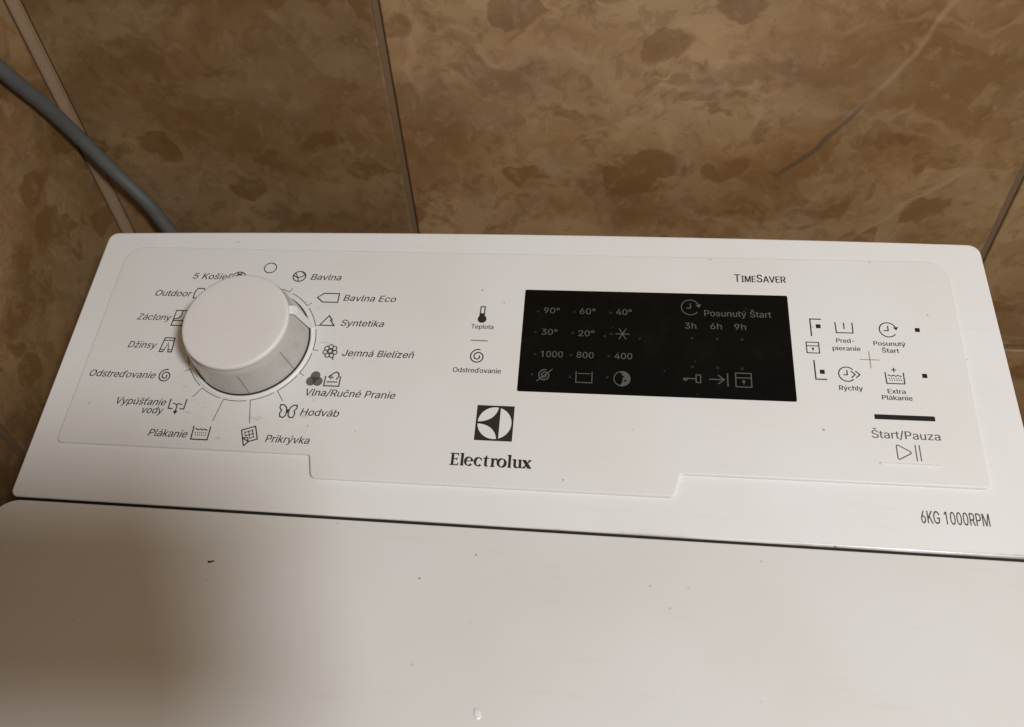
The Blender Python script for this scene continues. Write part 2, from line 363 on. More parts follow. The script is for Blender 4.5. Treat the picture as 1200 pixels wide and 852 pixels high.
# ---------------- print helpers (all in panel millimetres)
class Art:
    def __init__(s, h=0.06): s.V = []; s.F = []; s.h = h; s.lay = 0
    def _z(s): s.lay += 1; return (s.h + 0.004 * s.lay) * MM
    def stroke(s, pts, wd, closed=False):
        P = [Vector(p) for p in pts]; N = len(P); z = s._z(); b = len(s.V)
        W = wd if isinstance(wd, (list, tuple)) else [wd] * N
        for i in range(N):
            if closed: a, c = P[i - 1], P[(i + 1) % N]
            else: a, c = P[max(i - 1, 0)], P[min(i + 1, N - 1)]
            e1 = P[i] - a; e2 = c - P[i]
            if e1.length < 1e-9: e1 = e2
            if e2.length < 1e-9: e2 = e1
            n1 = Vector((-e1.y, e1.x)).normalized(); n2 = Vector((-e2.y, e2.x)).normalized()
            m = n1 + n2; m = m / max(m.length_squared / 2, 0.35)
            for sg in (1, -1):
                q = P[i] + m * (W[i] / 2 * sg); s.V.append((q.x * MM, q.y * MM, z))
        for i in range(N if closed else N - 1):
            j = (i + 1) % N; s.F.append((b + 2 * i + 1, b + 2 * j + 1, b + 2 * j, b + 2 * i))
        return s
    def fill(s, pts):
        z = s._z(); b = len(s.V); s.V += [(x * MM, y * MM, z) for x, y in pts]
        ar = sum(pts[i - 1][0] * pts[i][1] - pts[i][0] * pts[i - 1][1] for i in range(len(pts)))
        f = list(range(b, b + len(pts))); s.F.append(tuple(f if ar > 0 else f[::-1])); return s
    def arc(s, cx, cy, r, a0, a1, wd, n=28, ry=None):
        ry = ry or r
        return s.stroke([(cx + r * math.cos(math.radians(a0 + (a1 - a0) * k / n)), cy + ry * math.sin(math.radians(a0 + (a1 - a0) * k / n))) for k in range(n + 1)], wd)
    def disc(s, cx, cy, r, n=20, ry=None):
        ry = ry or r
        return s.fill([(cx + r * math.cos(2 * math.pi * k / n), cy + ry * math.sin(2 * math.pi * k / n)) for k in range(n)])
    def rect(s, x0, y0, x1, y1): return s.fill([(x0, y0), (x1, y0), (x1, y1), (x0, y1)])
    def make(s, name, mat, parent, label=None):
        o = link(name, mesh_from(s.V, s.F), mat, parent)
        if label: o['label'] = label
        return o

GLYPHS = ("-453|337 244,337 188,114 188,114 244;/249|235 533,71 -76,14 -76,178 533;0453|227 -7,174 1,130 24,95 62,69 113,60 144,53 178,49 214,48 254,49 294,53 330,60 364,6"
    "9 395,95 447,130 484,174 508,227 516,279 508,323 484,358 447,384 395,393 364,400 330,404 294,405 254,404 214,400 178,393 144,384 113,359 62,323 24,279 1|227 50,"
    "261 56,290 74,313 103,330 144,340 194,344 254,340 314,330 365,313 405,290 435,261 453,227 460,192 453,163 435,140 405,123 365,113 314,109 254,113 194,123 144,14"
    "0 103,163 74,192 56;1453|276 509,276 0,212 0,212 448,86 358,86 427,198 509;2453|64 0,64 47,234 229,261 257,282 282,299 305,311 327,318 348,320 371,317 397,308 4"
    "19,293 436,273 449,250 457,224 460,196 457,172 447,153 433,139 413,130 390,127 362,66 362,71 405,86 442,111 473,143 496,182 511,225 516,268 511,306 497,337 474,"
    "361 445,376 411,381 372,378 345,371 318,357 290,336 259,306 223,267 180,153 60,389 57,389 0;3453|218 -7,173 -3,133 10,98 30,70 57,52 91,44 132,109 132,115 107,1"
    "26 87,144 71,165 59,191 52,219 50,248 53,275 61,297 74,315 93,325 116,329 145,326 172,316 196,299 217,275 234,242 244,201 248,157 248,157 299,288 448,70 452,70 "
    "509,372 509,372 461,211 278,211 289,264 288,308 276,344 253,371 222,387 186,393 145,387 103,370 66,344 36,309 12,266 -2;4453|40 105,40 158,247 509,311 509,109 1"
    "66,413 163,413 105|282 0,282 121,282 146,282 318,343 318,343 0;5453|221 -7,178 -2,140 11,108 32,83 60,66 93,60 130,122 130,127 108,138 89,154 73,173 60,196 52,2"
    "21 50,250 53,276 64,298 82,314 104,324 131,328 162,324 193,314 221,297 244,275 262,248 273,218 277,192 275,167 268,145 258,128 246,67 253,96 509,366 509,366 452"
    ",151 452,134 301,155 315,178 325,203 331,229 334,263 330,294 321,321 306,345 285,364 260,379 231,388 199,391 163,385 117,369 76,343 41,309 15,268 -1;6453|226 -7"
    ",182 -1,142 15,109 40,84 74,69 115,64 162,68 199,80 239,102 285,137 340,252 509,322 509,151 261,145 261,154 275,165 288,179 299,196 307,214 312,235 314,278 309,"
    "316 295,346 271,370 240,384 201,389 157,384 112,368 73,343 39,310 14,271 -2|226 48,254 52,279 63,299 79,314 101,324 128,327 157,324 187,314 213,299 235,279 251,"
    "254 262,226 265,198 262,174 252,153 235,138 214,128 188,125 158,128 128,138 102,153 79,174 63,198 52;8453|226 -7,178 -2,136 11,101 33,74 62,57 96,52 135,55 166,"
    "65 195,81 220,101 241,125 256,153 265,119 282,93 308,76 342,70 380,75 417,90 450,114 477,146 498,184 511,226 516,269 511,306 498,337 477,361 450,377 417,382 380"
    ",376 342,359 308,333 282,300 267,327 256,351 241,372 220,387 195,397 166,401 135,395 96,378 62,352 33,317 11,275 -2|226 49,258 52,285 60,307 74,323 91,333 113,3"
    "37 139,333 165,322 189,305 208,283 223,256 232,226 235,196 232,169 223,147 208,130 189,119 165,115 139,119 113,129 91,145 74,167 60,195 52|226 290,252 292,274 3"
    "00,293 313,307 330,316 351,319 376,316 399,308 420,294 437,275 449,252 457,226 460,200 457,177 449,159 437,145 420,136 399,133 376,136 351,145 330,159 313,178 3"
    "00,201 292;9453|226 516,271 510,310 494,343 468,368 434,384 393,389 347,385 309,373 270,350 224,315 168,200 0,130 0,301 248,307 248,299 234,287 221,273 210,257 "
    "202,238 196,218 195,175 199,137 214,106 237,83 269,68 307,64 352,69 397,85 436,110 469,143 494,182 510|226 460,199 457,174 446,154 429,138 407,129 381,125 352,1"
    "29 322,138 295,154 274,174 257,199 247,226 243,254 247,279 257,299 273,314 295,324 321,327 350,324 381,314 407,299 429,279 446,254 457;A480|16 0,201 509,276 509"
    ",463 0,395 0,287 302,276 334,264 372,250 420,232 478,245 478,228 419,213 371,201 333,191 302,85 0|110 142,110 199,370 199,370 142;B456|60 0,60 509,241 509,289 5"
    "04,329 491,359 469,381 442,394 410,398 374,395 344,387 320,373 301,356 286,336 275,315 267,339 257,363 245,385 227,402 203,414 173,418 136,413 100,400 67,377 39"
    ",344 18,301 4,247 0|125 57,245 57,296 63,330 80,349 105,355 137,352 161,342 184,327 203,306 218,279 228,248 231,125 231|125 285,238 285,265 288,288 296,308 309,"
    "323 326,333 348,336 372,330 403,313 429,283 446,240 452,125 452;D502|219 0,96 0,96 57,215 57,272 63,318 81,354 110,379 149,394 198,399 255,394 312,379 361,354 3"
    "99,320 428,275 446,221 452,93 452,93 509,225 509,261 507,294 501,325 492,353 478,399 441,433 391,446 361,455 329,460 293,462 255,460 217,455 181,446 149,433 119"
    ",417 92,398 68,376 48,351 31,322 17,291 8,256 2|125 509,125 0,60 0,60 509;E419|60 0,60 509,372 509,372 452,125 452,125 286,355 286,355 229,125 229,125 57,375 57"
    ",375 0;G520|269 -7,236 -5,205 1,176 11,149 25,125 43,104 64,85 88,69 116,57 146,47 179,42 215,40 254,42 293,47 329,57 362,69 393,85 421,103 445,125 466,149 484,"
    "175 498,203 508,233 514,265 516,304 513,340 504,374 489,403 469,429 445,449 416,465 384,474 349,408 349,399 372,387 393,373 411,356 427,337 439,315 448,291 454,"
    "265 456,222 450,183 432,150 404,125 364,109 314,103 254,109 194,125 145,151 105,184 76,224 59,269 53,309 57,345 71,374 93,396 123,410 160,413 199,283 199,283 25"
    "6,478 256,478 200,471 141,451 91,419 50,377 19,326 0;H517|60 0,60 509,125 509,125 289,392 289,392 509,457 509,457 0,392 0,392 232,125 232,125 0;I300|31 0,31 57,"
    "118 57,118 452,31 452,31 509,269 509,269 452,183 452,183 57,269 57,269 0;J396|185 -7,124 3,75 33,57 55,44 81,36 111,33 145,33 173,98 173,98 145,104 104,122 74,1"
    "49 56,185 50,220 56,248 74,266 104,272 145,272 509,336 509,336 145,334 111,326 81,313 55,294 33,246 3;K467|104 145,104 216,122 239,139 261,157 282,174 303,193 3"
    "24,212 344,364 509,448 509,231 276|60 0,60 509,125 509,125 334,124 225,125 193,125 0|372 0,188 259,228 309,449 0;M628|60 0,60 509,152 509,277 187,287 159,299 12"
    "3,311 84,322 49,307 49,318 83,330 121,342 158,352 187,476 509,568 509,568 0,504 0,504 291,504 327,505 369,506 413,507 457,513 457,505 433,498 409,482 363,467 32"
    "2,456 291,342 0,286 0,170 291,159 321,145 361,129 408,112 457,119 457,120 416,121 372,122 328,122 291,122 0;O533|267 -7,235 -5,205 1,177 11,150 25,126 42,105 63"
    ",86 88,70 115,57 146,48 179,42 215,40 254,42 293,48 329,57 362,70 393,86 421,105 445,126 466,150 484,177 498,205 508,235 514,267 516,299 514,329 508,357 498,384"
    " 484,408 466,429 445,448 421,464 393,477 362,486 329,491 293,493 254,491 215,486 179,477 146,464 115,448 88,429 63,408 42,384 25,357 11,329 1,299 -5|267 53,310 "
    "59,349 76,383 105,408 144,425 194,430 254,425 314,408 365,383 404,349 433,310 450,267 456,223 450,184 433,151 404,125 364,109 314,103 254,109 194,125 144,151 10"
    "5,184 76,223 59;P445|60 0,60 509,235 509,289 503,332 487,366 462,390 430,404 391,409 348,404 304,390 265,366 233,332 207,289 191,235 186,125 186,125 0|125 242,2"
    "33 242,269 246,297 256,318 272,333 294,342 319,344 348,342 376,333 402,318 423,297 439,268 449,232 452,125 452;R449|60 0,60 509,236 509,290 504,333 489,367 465,"
    "390 433,405 395,409 352,405 309,390 271,367 240,333 217,289 203,236 198,125 198,125 0|125 255,234 255,269 258,298 267,319 281,334 300,342 324,345 352,342 380,33"
    "4 405,319 425,298 440,269 449,233 452,125 452|353 0,230 229,303 229,428 0;S447|224 -9,172 -4,128 9,91 31,64 60,46 96,38 137,104 137,110 110,123 88,142 71,166 59"
    ",194 52,224 49,257 52,286 60,311 74,329 92,341 114,346 139,342 161,332 179,316 193,296 205,272 214,245 222,184 239,128 260,86 289,60 326,52 372,58 413,75 448,10"
    "2 476,138 498,180 511,227 516,275 511,316 498,351 476,377 449,394 415,401 378,337 378,326 412,302 437,267 453,225 459,194 456,167 448,145 435,129 418,118 398,11"
    "5 376,119 352,131 334,148 319,169 308,191 300,212 293,264 279,287 272,312 264,336 252,359 238,379 220,395 198,405 171,408 139,403 99,386 64,360 34,323 11,278 -4"
    ";T449|32 452,32 509,417 509,417 452,257 452,257 0,193 0,193 452;V480|204 0,16 509,84 509,192 206,203 176,215 137,230 89,248 31,235 31,252 90,267 138,279 176,290"
    " 206,395 509,463 509,278 0;Z438|42 0,42 46,273 385,289 408,306 431,323 453,341 476,348 454,317 453,285 452,254 452,223 452,40 452,40 509,397 509,397 462,169 129"
    ",152 105,134 81,97 33,90 54,121 56,152 57,183 57,214 57,399 57,399 0;a389|160 -9,126 -5,94 5,68 22,48 45,35 73,30 108,34 138,43 161,58 179,78 193,100 203,125 21"
    "1,152 216,178 220,234 227,252 230,265 235,273 243,276 255,273 279,267 297,256 311,240 322,220 329,196 331,171 329,149 322,132 313,118 301,107 288,100 274,41 291"
    ",57 322,79 346,104 364,133 375,163 382,194 384,215 383,239 379,263 372,286 360,306 343,322 320,333 290,337 251,337 0,277 0,277 52,264 38,252 25,236 12,215 1,190"
    " -6|170 45,202 49,228 59,248 74,263 93,272 115,276 138,276 190,270 186,259 182,246 179,231 176,200 171,175 168,154 164,134 159,117 150,103 139,95 124,92 105,94 "
    "87,102 72,114 61,130 52,149 47;b424|229 -8,198 -5,172 4,153 17,138 31,127 46,118 59,112 59,112 0,53 0,53 509,114 509,114 319,127 331,137 346,152 360,171 373,197"
    " 381,229 384,274 378,313 361,345 332,370 293,385 245,390 189,385 133,370 84,346 45,313 16,274 -2|220 47,253 51,279 66,301 88,316 117,325 151,328 189,325 227,316"
    " 261,301 290,280 311,253 325,220 330,188 325,161 312,140 291,125 263,116 229,113 189,116 150,125 115,140 86,162 65,188 51;c396|207 -8,159 -2,117 16,82 46,56 85,"
    "40 133,34 187,40 243,56 291,82 330,117 360,159 378,207 384,234 383,260 377,284 368,305 356,324 341,340 322,353 301,362 277,303 262,298 276,290 289,281 301,270 3"
    "11,257 319,242 325,226 329,207 330,173 325,145 310,124 287,108 258,99 224,96 187,99 151,108 117,124 89,145 66,173 51,207 46,226 48,243 52,258 58,271 66,282 76,2"
    "92 89,299 102,304 117,363 102,354 78,341 56,325 37,306 21,285 9,261 -1,235 -6;d424|195 -8,151 -2,111 16,79 45,55 84,39 133,34 189,39 245,55 293,79 332,112 361,1"
    "51 378,196 384,228 381,253 373,272 360,287 346,298 331,306 319,311 509,372 509,372 0,313 0,313 59,307 59,298 46,287 31,272 17,252 4,227 -5|205 47,236 51,263 65,"
    "284 86,299 115,309 150,312 189,309 229,300 263,284 291,263 312,237 325,205 330,172 325,145 311,124 290,108 261,99 227,96 189,99 151,109 117,124 88,145 66,172 51"
    ";e404|212 -8,161 -2,117 16,82 46,56 85,40 132,34 187,39 242,55 290,81 329,115 359,157 378,205 384,236 382,266 374,294 361,319 341,341 315,357 282,368 242,371 19"
    "4,371 169,97 169,100 139,110 106,128 80,151 61,179 50,212 46,234 48,254 53,271 61,285 73,297 88,306 105,365 91,353 63,335 39,311 19,283 4,249 -5|97 221,308 221,"
    "307 237,298 269,283 294,263 314,237 326,205 330,173 326,146 313,125 294,109 270,99 241;h410|114 227,114 0,53 0,53 509,114 509,114 287,102 287,124 332,152 362,18"
    "7 379,227 384,264 380,295 369,321 349,341 321,353 285,357 240,357 0,296 0,296 235,290 275,273 304,246 323,210 329,184 326,161 317,141 303,126 283,117 257;i167|5"
    "3 0,53 379,114 379,114 0|84 443,67 446,54 455,44 468,41 483,44 499,54 512,67 521,84 524,100 521,114 512,123 499,126 483,123 468,114 455,100 446;k381|110 137,110"
    " 212,121 212,284 379,360 379,184 199,177 199|53 0,53 509,114 509,114 0|294 0,148 186,191 229,372 0;l189|139 -2,101 3,74 20,58 47,53 84,53 509,114 509,114 99,115"
    " 77,120 62,130 54,146 52,160 53,170 54,181 3,162 -1,151 -2;m610|53 0,53 379,112 379,112 295,118 323,132 346,151 363,172 376,195 384,219 386,257 380,287 361,309 "
    "331,321 295,312 295,322 321,337 343,357 361,381 375,407 383,437 386,468 383,497 372,522 354,541 328,553 296,557 255,557 0,496 0,496 254,490 289,473 313,447 326,"
    "419 330,395 328,374 320,358 307,345 290,338 270,335 247,335 0,274 0,274 260,269 288,253 311,229 326,199 330,178 328,158 320,140 307,126 289,117 266,114 238,114 "
    "0;n410|114 227,114 0,53 0,53 379,112 379,112 287,102 287,124 332,152 362,187 379,227 384,264 380,295 369,321 349,341 321,353 285,357 240,357 0,296 0,296 235,290"
    " 275,273 304,246 323,210 329,184 326,161 317,141 303,126 283,117 257;o415|207 -8,159 -2,117 16,82 46,56 85,40 133,34 187,40 243,56 291,82 330,117 360,159 378,20"
    "7 384,256 378,299 360,333 330,359 291,376 243,381 187,376 133,359 85,333 46,299 16,256 -2|207 46,242 51,270 66,292 89,307 117,316 151,319 187,316 224,307 258,29"
    "2 287,270 310,242 325,207 330,173 325,145 310,124 287,108 258,99 224,96 187,99 151,108 117,124 89,145 66,173 51;p424|53 -143,53 379,112 379,112 319,118 319,126 "
    "331,137 346,152 360,171 373,197 381,229 384,274 378,313 361,345 332,370 293,385 245,390 189,385 133,370 84,346 45,313 16,274 -2,229 -8,198 -5,173 4,153 17,138 3"
    "1,127 46,118 59,114 -143|220 47,253 51,279 66,301 88,316 117,325 151,328 189,325 227,316 261,301 290,280 311,253 325,220 330,188 325,161 312,140 291,125 263,116"
    " 229,113 189,116 150,125 115,140 86,162 65,188 51;r259|53 0,53 379,112 379,112 321,130 347,152 367,181 380,213 385,229 384,243 384,243 322,230 324,219 325,207 3"
    "26,182 323,159 315,140 301,126 284,117 262,114 237,114 0;s365|182 -8,145 -5,112 3,84 18,62 38,45 63,36 94,94 107,105 79,124 60,150 49,181 45,217 50,244 62,262 8"
    "1,268 103,265 121,254 136,237 147,212 155,149 170,104 186,72 208,53 237,47 274,51 305,65 332,87 354,115 370,149 381,187 384,223 381,254 372,279 358,299 339,314 "
    "316,324 290,268 277,258 298,243 316,219 328,187 333,156 329,131 317,114 299,109 277,112 258,124 243,144 232,172 223,229 209,275 194,306 171,325 142,331 107,326 "
    "75,312 47,290 24,260 6,223 -5;t227|204 379,204 327,6 327,6 379|65 471,126 471,126 98,128 76,136 61,150 53,170 50,185 51,202 54,213 2,203 -1,192 -3,180 -4,168 -4"
    ",125 2,92 21,72 52,65 93;u410|182 -5,146 -1,115 11,89 31,69 59,57 95,53 139,53 379,114 379,114 144,119 105,137 75,164 56,200 50,226 53,249 62,268 77,283 97,293 "
    "122,296 153,296 379,357 379,357 0,298 0,298 92,307 92,286 47,257 17,222 0;v389|163 0,17 379,84 379,165 155,177 121,187 87,196 53,206 21,184 21,194 53,203 87,213"
    " 121,224 155,305 379,371 379,226 0;x379|21 0,171 218,171 171,29 379,100 379,147 306,164 279,179 253,193 229,207 206,175 206,190 229,202 253,216 279,233 306,282 "
    "379,352 379,209 169,209 214,358 0,287 0,231 85,214 112,200 136,187 159,173 182,205 182,191 159,178 136,165 112,148 85,91 0;y389|47 -139,61 -86,71 -87,88 -90,104"
    " -89,118 -84,130 -74,141 -58,151 -36,163 -1,17 379,84 379,165 155,177 121,187 87,196 53,206 21,184 21,193 53,202 87,212 121,224 155,305 379,371 379,204 -58,191 "
    "-85,177 -107,159 -124,139 -136,117 -143,91 -145,77 -145,65 -143,54 -141;z380|42 0,42 46,254 320,48 323,48 379,333 379,333 331,126 60,339 56,339 0;°316|158 283,1"
    "28 287,101 298,77 316,59 340,47 367,43 397,47 428,59 455,77 479,101 497,128 509,158 513,188 509,216 497,239 479,257 455,269 428,273 397,269 367,257 340,239 316,"
    "216 298,188 287|158 334,175 336,190 343,203 353,213 366,220 381,222 397,220 414,213 430,203 443,190 453,175 459,158 462,141 459,126 453,113 443,103 430,97 414,9"
    "5 397,97 381,103 366,113 353,126 343,141 336;á389|160 -9,126 -5,94 5,68 22,48 45,35 73,30 108,34 138,43 161,58 179,78 193,100 203,125 211,152 216,178 220,234 22"
    "7,252 230,265 235,273 243,276 255,273 279,267 297,256 311,240 322,220 329,196 331,171 329,149 322,132 313,118 301,107 288,100 274,41 291,57 322,79 346,104 364,1"
    "33 375,163 382,194 384,215 383,239 379,263 372,286 360,306 343,322 320,333 290,337 251,337 0,277 0,277 52,264 38,252 25,236 12,215 1,190 -6|170 45,202 49,228 59"
    ",248 74,263 93,272 115,276 138,276 190,270 186,259 182,246 179,231 176,200 171,175 168,154 164,134 159,117 150,103 139,95 124,92 105,94 87,102 72,114 61,130 52,"
    "149 47|162 429,210 529,278 529,212 429;é404|212 -8,161 -2,117 16,82 46,56 85,40 132,34 187,39 242,55 290,81 329,115 359,157 378,205 384,236 382,266 374,294 361,"
    "319 341,341 315,357 282,368 242,371 194,371 169,97 169,100 139,110 106,128 80,151 61,179 50,212 46,234 48,254 53,271 61,285 73,297 88,306 105,365 91,353 63,335 "
    "39,311 19,283 4,249 -5|97 221,308 221,307 237,298 269,283 294,263 314,237 326,205 330,173 326,146 313,125 294,109 270,99 241|177 429,225 529,293 529,227 429;í16"
    "7|53 0,53 379,114 379,114 0|57 429,104 529,173 529,107 429;ú410|182 -5,146 -1,115 11,89 31,69 59,57 95,53 139,53 379,114 379,114 144,119 105,137 75,164 56,200 5"
    "0,226 53,249 62,268 77,283 97,293 122,296 153,296 379,357 379,357 0,298 0,298 92,307 92,286 47,257 17,222 0|178 429,226 529,294 529,228 429;ý389|47 -139,61 -86,"
    "71 -87,88 -90,104 -89,118 -84,130 -74,141 -58,151 -36,163 -1,17 379,84 379,165 155,177 121,187 87,196 53,206 21,184 21,193 53,202 87,212 121,224 155,305 379,371"
    " 379,204 -58,191 -85,177 -107,159 -124,139 -136,117 -143,91 -145,77 -145,65 -143,54 -141|168 429,215 529,284 529,218 429;č396|207 -8,159 -2,117 16,82 46,56 85,4"
    "0 133,34 187,40 243,56 291,82 330,117 360,159 378,207 384,234 383,260 377,284 368,305 356,324 341,340 322,353 301,362 277,303 262,298 276,290 289,281 301,270 31"
    "1,257 319,242 325,226 329,207 330,173 325,145 310,124 287,108 258,99 224,96 187,99 151,108 117,124 89,145 66,173 51,207 46,226 48,243 52,258 58,271 66,282 76,29"
    "2 89,299 102,304 117,363 102,354 78,341 56,325 37,306 21,285 9,261 -1,235 -6|158 529,207 469,256 529,317 529,236 435,178 435,98 526;ď493|195 -8,151 -2,111 16,79"
    " 45,55 84,39 133,34 189,39 245,55 293,79 332,112 361,151 378,196 384,228 381,253 373,272 360,287 346,298 331,306 319,311 509,372 509,372 0,313 0,313 59,307 59,2"
    "98 46,287 31,272 17,252 4,227 -5|205 47,236 51,263 65,284 86,299 115,309 150,312 189,309 229,300 263,284 291,263 312,237 325,205 330,172 325,145 311,124 290,108"
    " 261,99 227,96 189,99 151,109 117,124 88,145 66,172 51|418 404,418 533,480 533,462 404;ľ226|139 -2,101 3,74 20,58 47,53 84,53 509,114 509,114 99,115 77,120 62,1"
    "30 54,146 52,160 53,170 54,181 3,162 -1,151 -2|163 404,163 533,224 533,206 404;ň410|114 227,114 0,53 0,53 379,112 379,112 287,102 287,124 332,152 362,187 379,22"
    "7 384,264 380,295 369,321 349,341 321,353 285,357 240,357 0,296 0,296 235,290 275,273 304,246 323,210 329,184 326,161 317,141 303,126 283,117 257|156 529,205 46"
    "9,253 529,314 529,234 435,176 435,96 526;Š447|224 -9,172 -4,128 9,91 31,64 60,46 96,38 137,104 137,110 110,123 88,142 71,166 59,194 52,224 49,257 52,286 60,311 "
    "74,329 92,341 114,346 139,342 161,332 179,316 193,296 205,272 214,245 222,184 239,128 260,86 289,60 326,52 372,58 413,75 448,102 476,138 498,180 511,227 516,275"
    " 511,316 498,351 476,377 449,394 415,401 378,337 378,326 412,302 437,267 453,225 459,194 456,167 448,145 435,129 418,118 398,115 376,119 352,131 334,148 319,169"
    " 308,191 300,212 293,264 279,287 272,312 264,336 252,359 238,379 220,395 198,405 171,408 139,403 99,386 64,360 34,323 11,278 -4|173 659,223 599,271 659,332 659,"
    "252 565,194 565,113 656;š365|182 -8,145 -5,112 3,84 18,62 38,45 63,36 94,94 107,105 79,124 60,150 49,181 45,217 50,244 62,262 81,268 103,265 121,254 136,237 147"
    ",212 155,149 170,104 186,72 208,53 237,47 274,51 305,65 332,87 354,115 370,149 381,187 384,223 381,254 372,279 358,299 339,314 316,324 290,268 277,258 298,243 3"
    "16,219 328,187 333,156 329,131 317,114 299,109 277,112 258,124 243,144 232,172 223,229 209,275 194,306 171,325 142,331 107,326 75,312 47,290 24,260 6,223 -5|137"
    " 529,186 469,235 529,296 529,215 435,157 435,77 526;ť262|204 379,204 327,6 327,6 379|65 471,126 471,126 98,128 76,136 61,150 53,170 50,185 51,202 54,213 2,203 -"
    "1,192 -3,180 -4,168 -4,125 2,92 21,72 52,65 93|166 425,166 554,227 554,209 425;ž380|42 0,42 46,254 320,48 323,48 379,333 379,333 331,126 60,339 56,339 0|138 529"
    ",187 469,235 529,296 529,216 435,158 435,78 526")
# outlines of the printed letters, thousandths of an em: character, advance | contour | contour ...
from mathutils.geometry import tessellate_polygon
FONT = {}
for rec in GLYPHS.split(';'):
    bits = rec[1:].split('|'); cs = []
    for cstr in bits[1:]:
        cs.append([tuple(int(q) for q in p.split(' ')) for p in cstr.split(',')])
    FONT[rec[0]] = (int(bits[0]), cs)
FONT[' '] = (210, [])
CAPH = 509.0
def area(c): return sum(c[i - 1][0] * c[i][1] - c[i][0] * c[i - 1][1] for i in range(len(c))) / 2
def inside(p, c):
    r = False
    for i in range(len(c)):
        (x0, y0), (x1, y1) = c[i - 1], c[i]
        if (y0 > p[1]) != (y1 > p[1]) and p[0] < (x1 - x0) * (p[1] - y0) / (y1 - y0) + x0: r = not r
    return r
GCACHE = {}
def glyph(ch):
    if ch not in GCACHE:
        out = []; adv, cs = FONT[ch]
        if cs:
            sg = area(max(cs, key=lambda c: abs(area(c))))
            outer = [c for c in cs if area(c) * sg > 0]; holes = [c for c in cs if area(c) * sg <= 0]
            for o_ in outer:
                loops = [o_] + [h for h in holes if inside(h[0], o_)]
                P = [p for l in loops for p in l]
                out.append((P, tessellate_polygon([[Vector((x, y, 0)) for x, y in l] for l in loops])))
        GCACHE[ch] = (adv, out)
    return GCACHE[ch]
def text(name, s, x0, x1, y, cap, mat, parent, shear=0.0, track=0, h=0.06, label=None, bold=0.09):
    """print a line of lettering so that it spans x0..x1 on baseline y with the given capital height (mm)"""
    pen = 0.0; V = []; F = []; lay = 0
    for ch in s:
        adv, pieces = glyph(ch)
        for P, tri in pieces:
            b = len(V); lay += 1; z = h + 0.003 * (lay % 3)
            V += [(pen + px + shear * py, py, z) for px, py in P]
            for t in tri:
                (ax, ay), (bx, by), (cx, cy) = P[t[0]], P[t[1]], P[t[2]]
                ar = (bx - ax) * (cy - ay) - (cx - ax) * (by - ay)
                F.append(tuple(b + i for i in (t if ar > 0 else t[::-1])))
        pen += adv + track
    nv = len(V); nf = len(F); du = bold / ((x1 - x0) / (max(v[0] for v in V) - min(v[0] for v in V)))
    V += [(a_ + du, b_, c_ + 0.012) for a_, b_, c_ in V]; F += [tuple(i + nv for i in f) for f in F[:nf]]
    xa = min(v[0] for v in V); xb = max(v[0] for v in V); sx = (x1 - x0) / (xb - xa); k = cap / CAPH
    o = link(name, mesh_from([((x0 + (vx - xa) * sx) * MM, (y + vy * k) * MM, vz * MM) for vx, vy, vz in V], F), mat, parent)
    if label: o['label'] = label
    return o

# ---------------- programme names round the dial
IT = 0.22
for s, x0, x1, y in (('5 Košieľ', 48.7, 67.6, 107.4), ('Outdoor', 33.0, 50.7, 97.7), ('Záclony', 28.1, 44.6, 84.8), ('Džínsy', 28.3, 41.9, 70.4),
                     ('Odstreďovanie', 15.0, 45.8, 55.6), ('Vypúšťanie', 31.8, 54.5, 43.0), ('vody', 44.7, 54.4, 39.2), ('Plákanie', 50.7, 68.1, 29.0),
                     ('Prikrývka', 102.2, 121.2, 28.7), ('Hodváb', 114.6, 131.4, 41.2), ('Vlna/Ručné Pranie', 115.1, 154.0, 50.4),
                     ('Jemná Bielizeň', 127.5, 159.3, 69.7), ('Syntetika', 124.1, 143.7, 84.6), ('Bavlna Eco', 122.9, 147.2, 97.5), ('Bavlna', 105.5, 120.0, 108.3)):
    text('programme_name', s, x0, x1, y, 3.15, M_PRINT, fascia, IT)

# ---------------- dial ring, arcs and ticks
KX, KY = 85.55, 75.2
ring_prof = [(26.25, -0.1), (26.35, 0.35), (26.6, 0.55), (27.3, 0.5), (27.9, 0.15), (28.0, -0.1)]
NS = 96
V = []; F = []
for k in range(NS):
    a = 2 * math.pi * k / NS
    for r_, h_ in ring_prof: V.append(((KX + r_ * math.cos(a)) * MM, (KY + r_ * math.sin(a)) * MM, h_ * MM))
npf = len(ring_prof)
for k in range(NS):
    j = (k + 1) % NS
    for i in range(npf - 1): F.append((k * npf + i, j * npf + i, j * npf + i + 1, k * npf + i + 1)[::-1])
link('dial_ring', mesh_from(V, F), M_RING, fascia, smooth=True)
V = []; F = []
for k in range(NS):                                    # flat dark ring standing in for shade between the knob and its ring
    a = 2 * math.pi * k / NS
    for r_ in (24.0, 26.45): V.append(((KX + r_ * math.cos(a)) * MM, (KY + r_ * math.sin(a)) * MM, 0.05 * MM))
for k in range(NS): j = (k + 1) % NS; F.append((2 * k, 2 * k + 1, 2 * j + 1, 2 * j))
link('dial_gap_shade', mesh_from(V, F), M_DARK, fascia)
for k in range(15):
    an = 90 - 24 * k
    A = Art(); A.arc(KX, KY, 28.7, an - 3.2, an - 23.0, 0.34, 10)
    L = {8: 39.2, 7: 39.5, 9: 34.2, 6: 34.4}.get(k, 31.1)
    if k:
        a = math.radians(an); A.stroke([(KX + 28.5 * math.cos(a), KY + 28.5 * math.sin(a)), (KX + L * math.cos(a), KY + L * math.sin(a))], 0.32)
        A.stroke([(KX + 28.7 * math.cos(a), KY + 28.7 * math.sin(a)), (KX + 28.7 * math.cos(math.radians(an + 1.1)), KY + 28.7 * math.sin(math.radians(an + 1.1)))], 0.34)
    A.make('dial_mark', M_THIN, fascia)

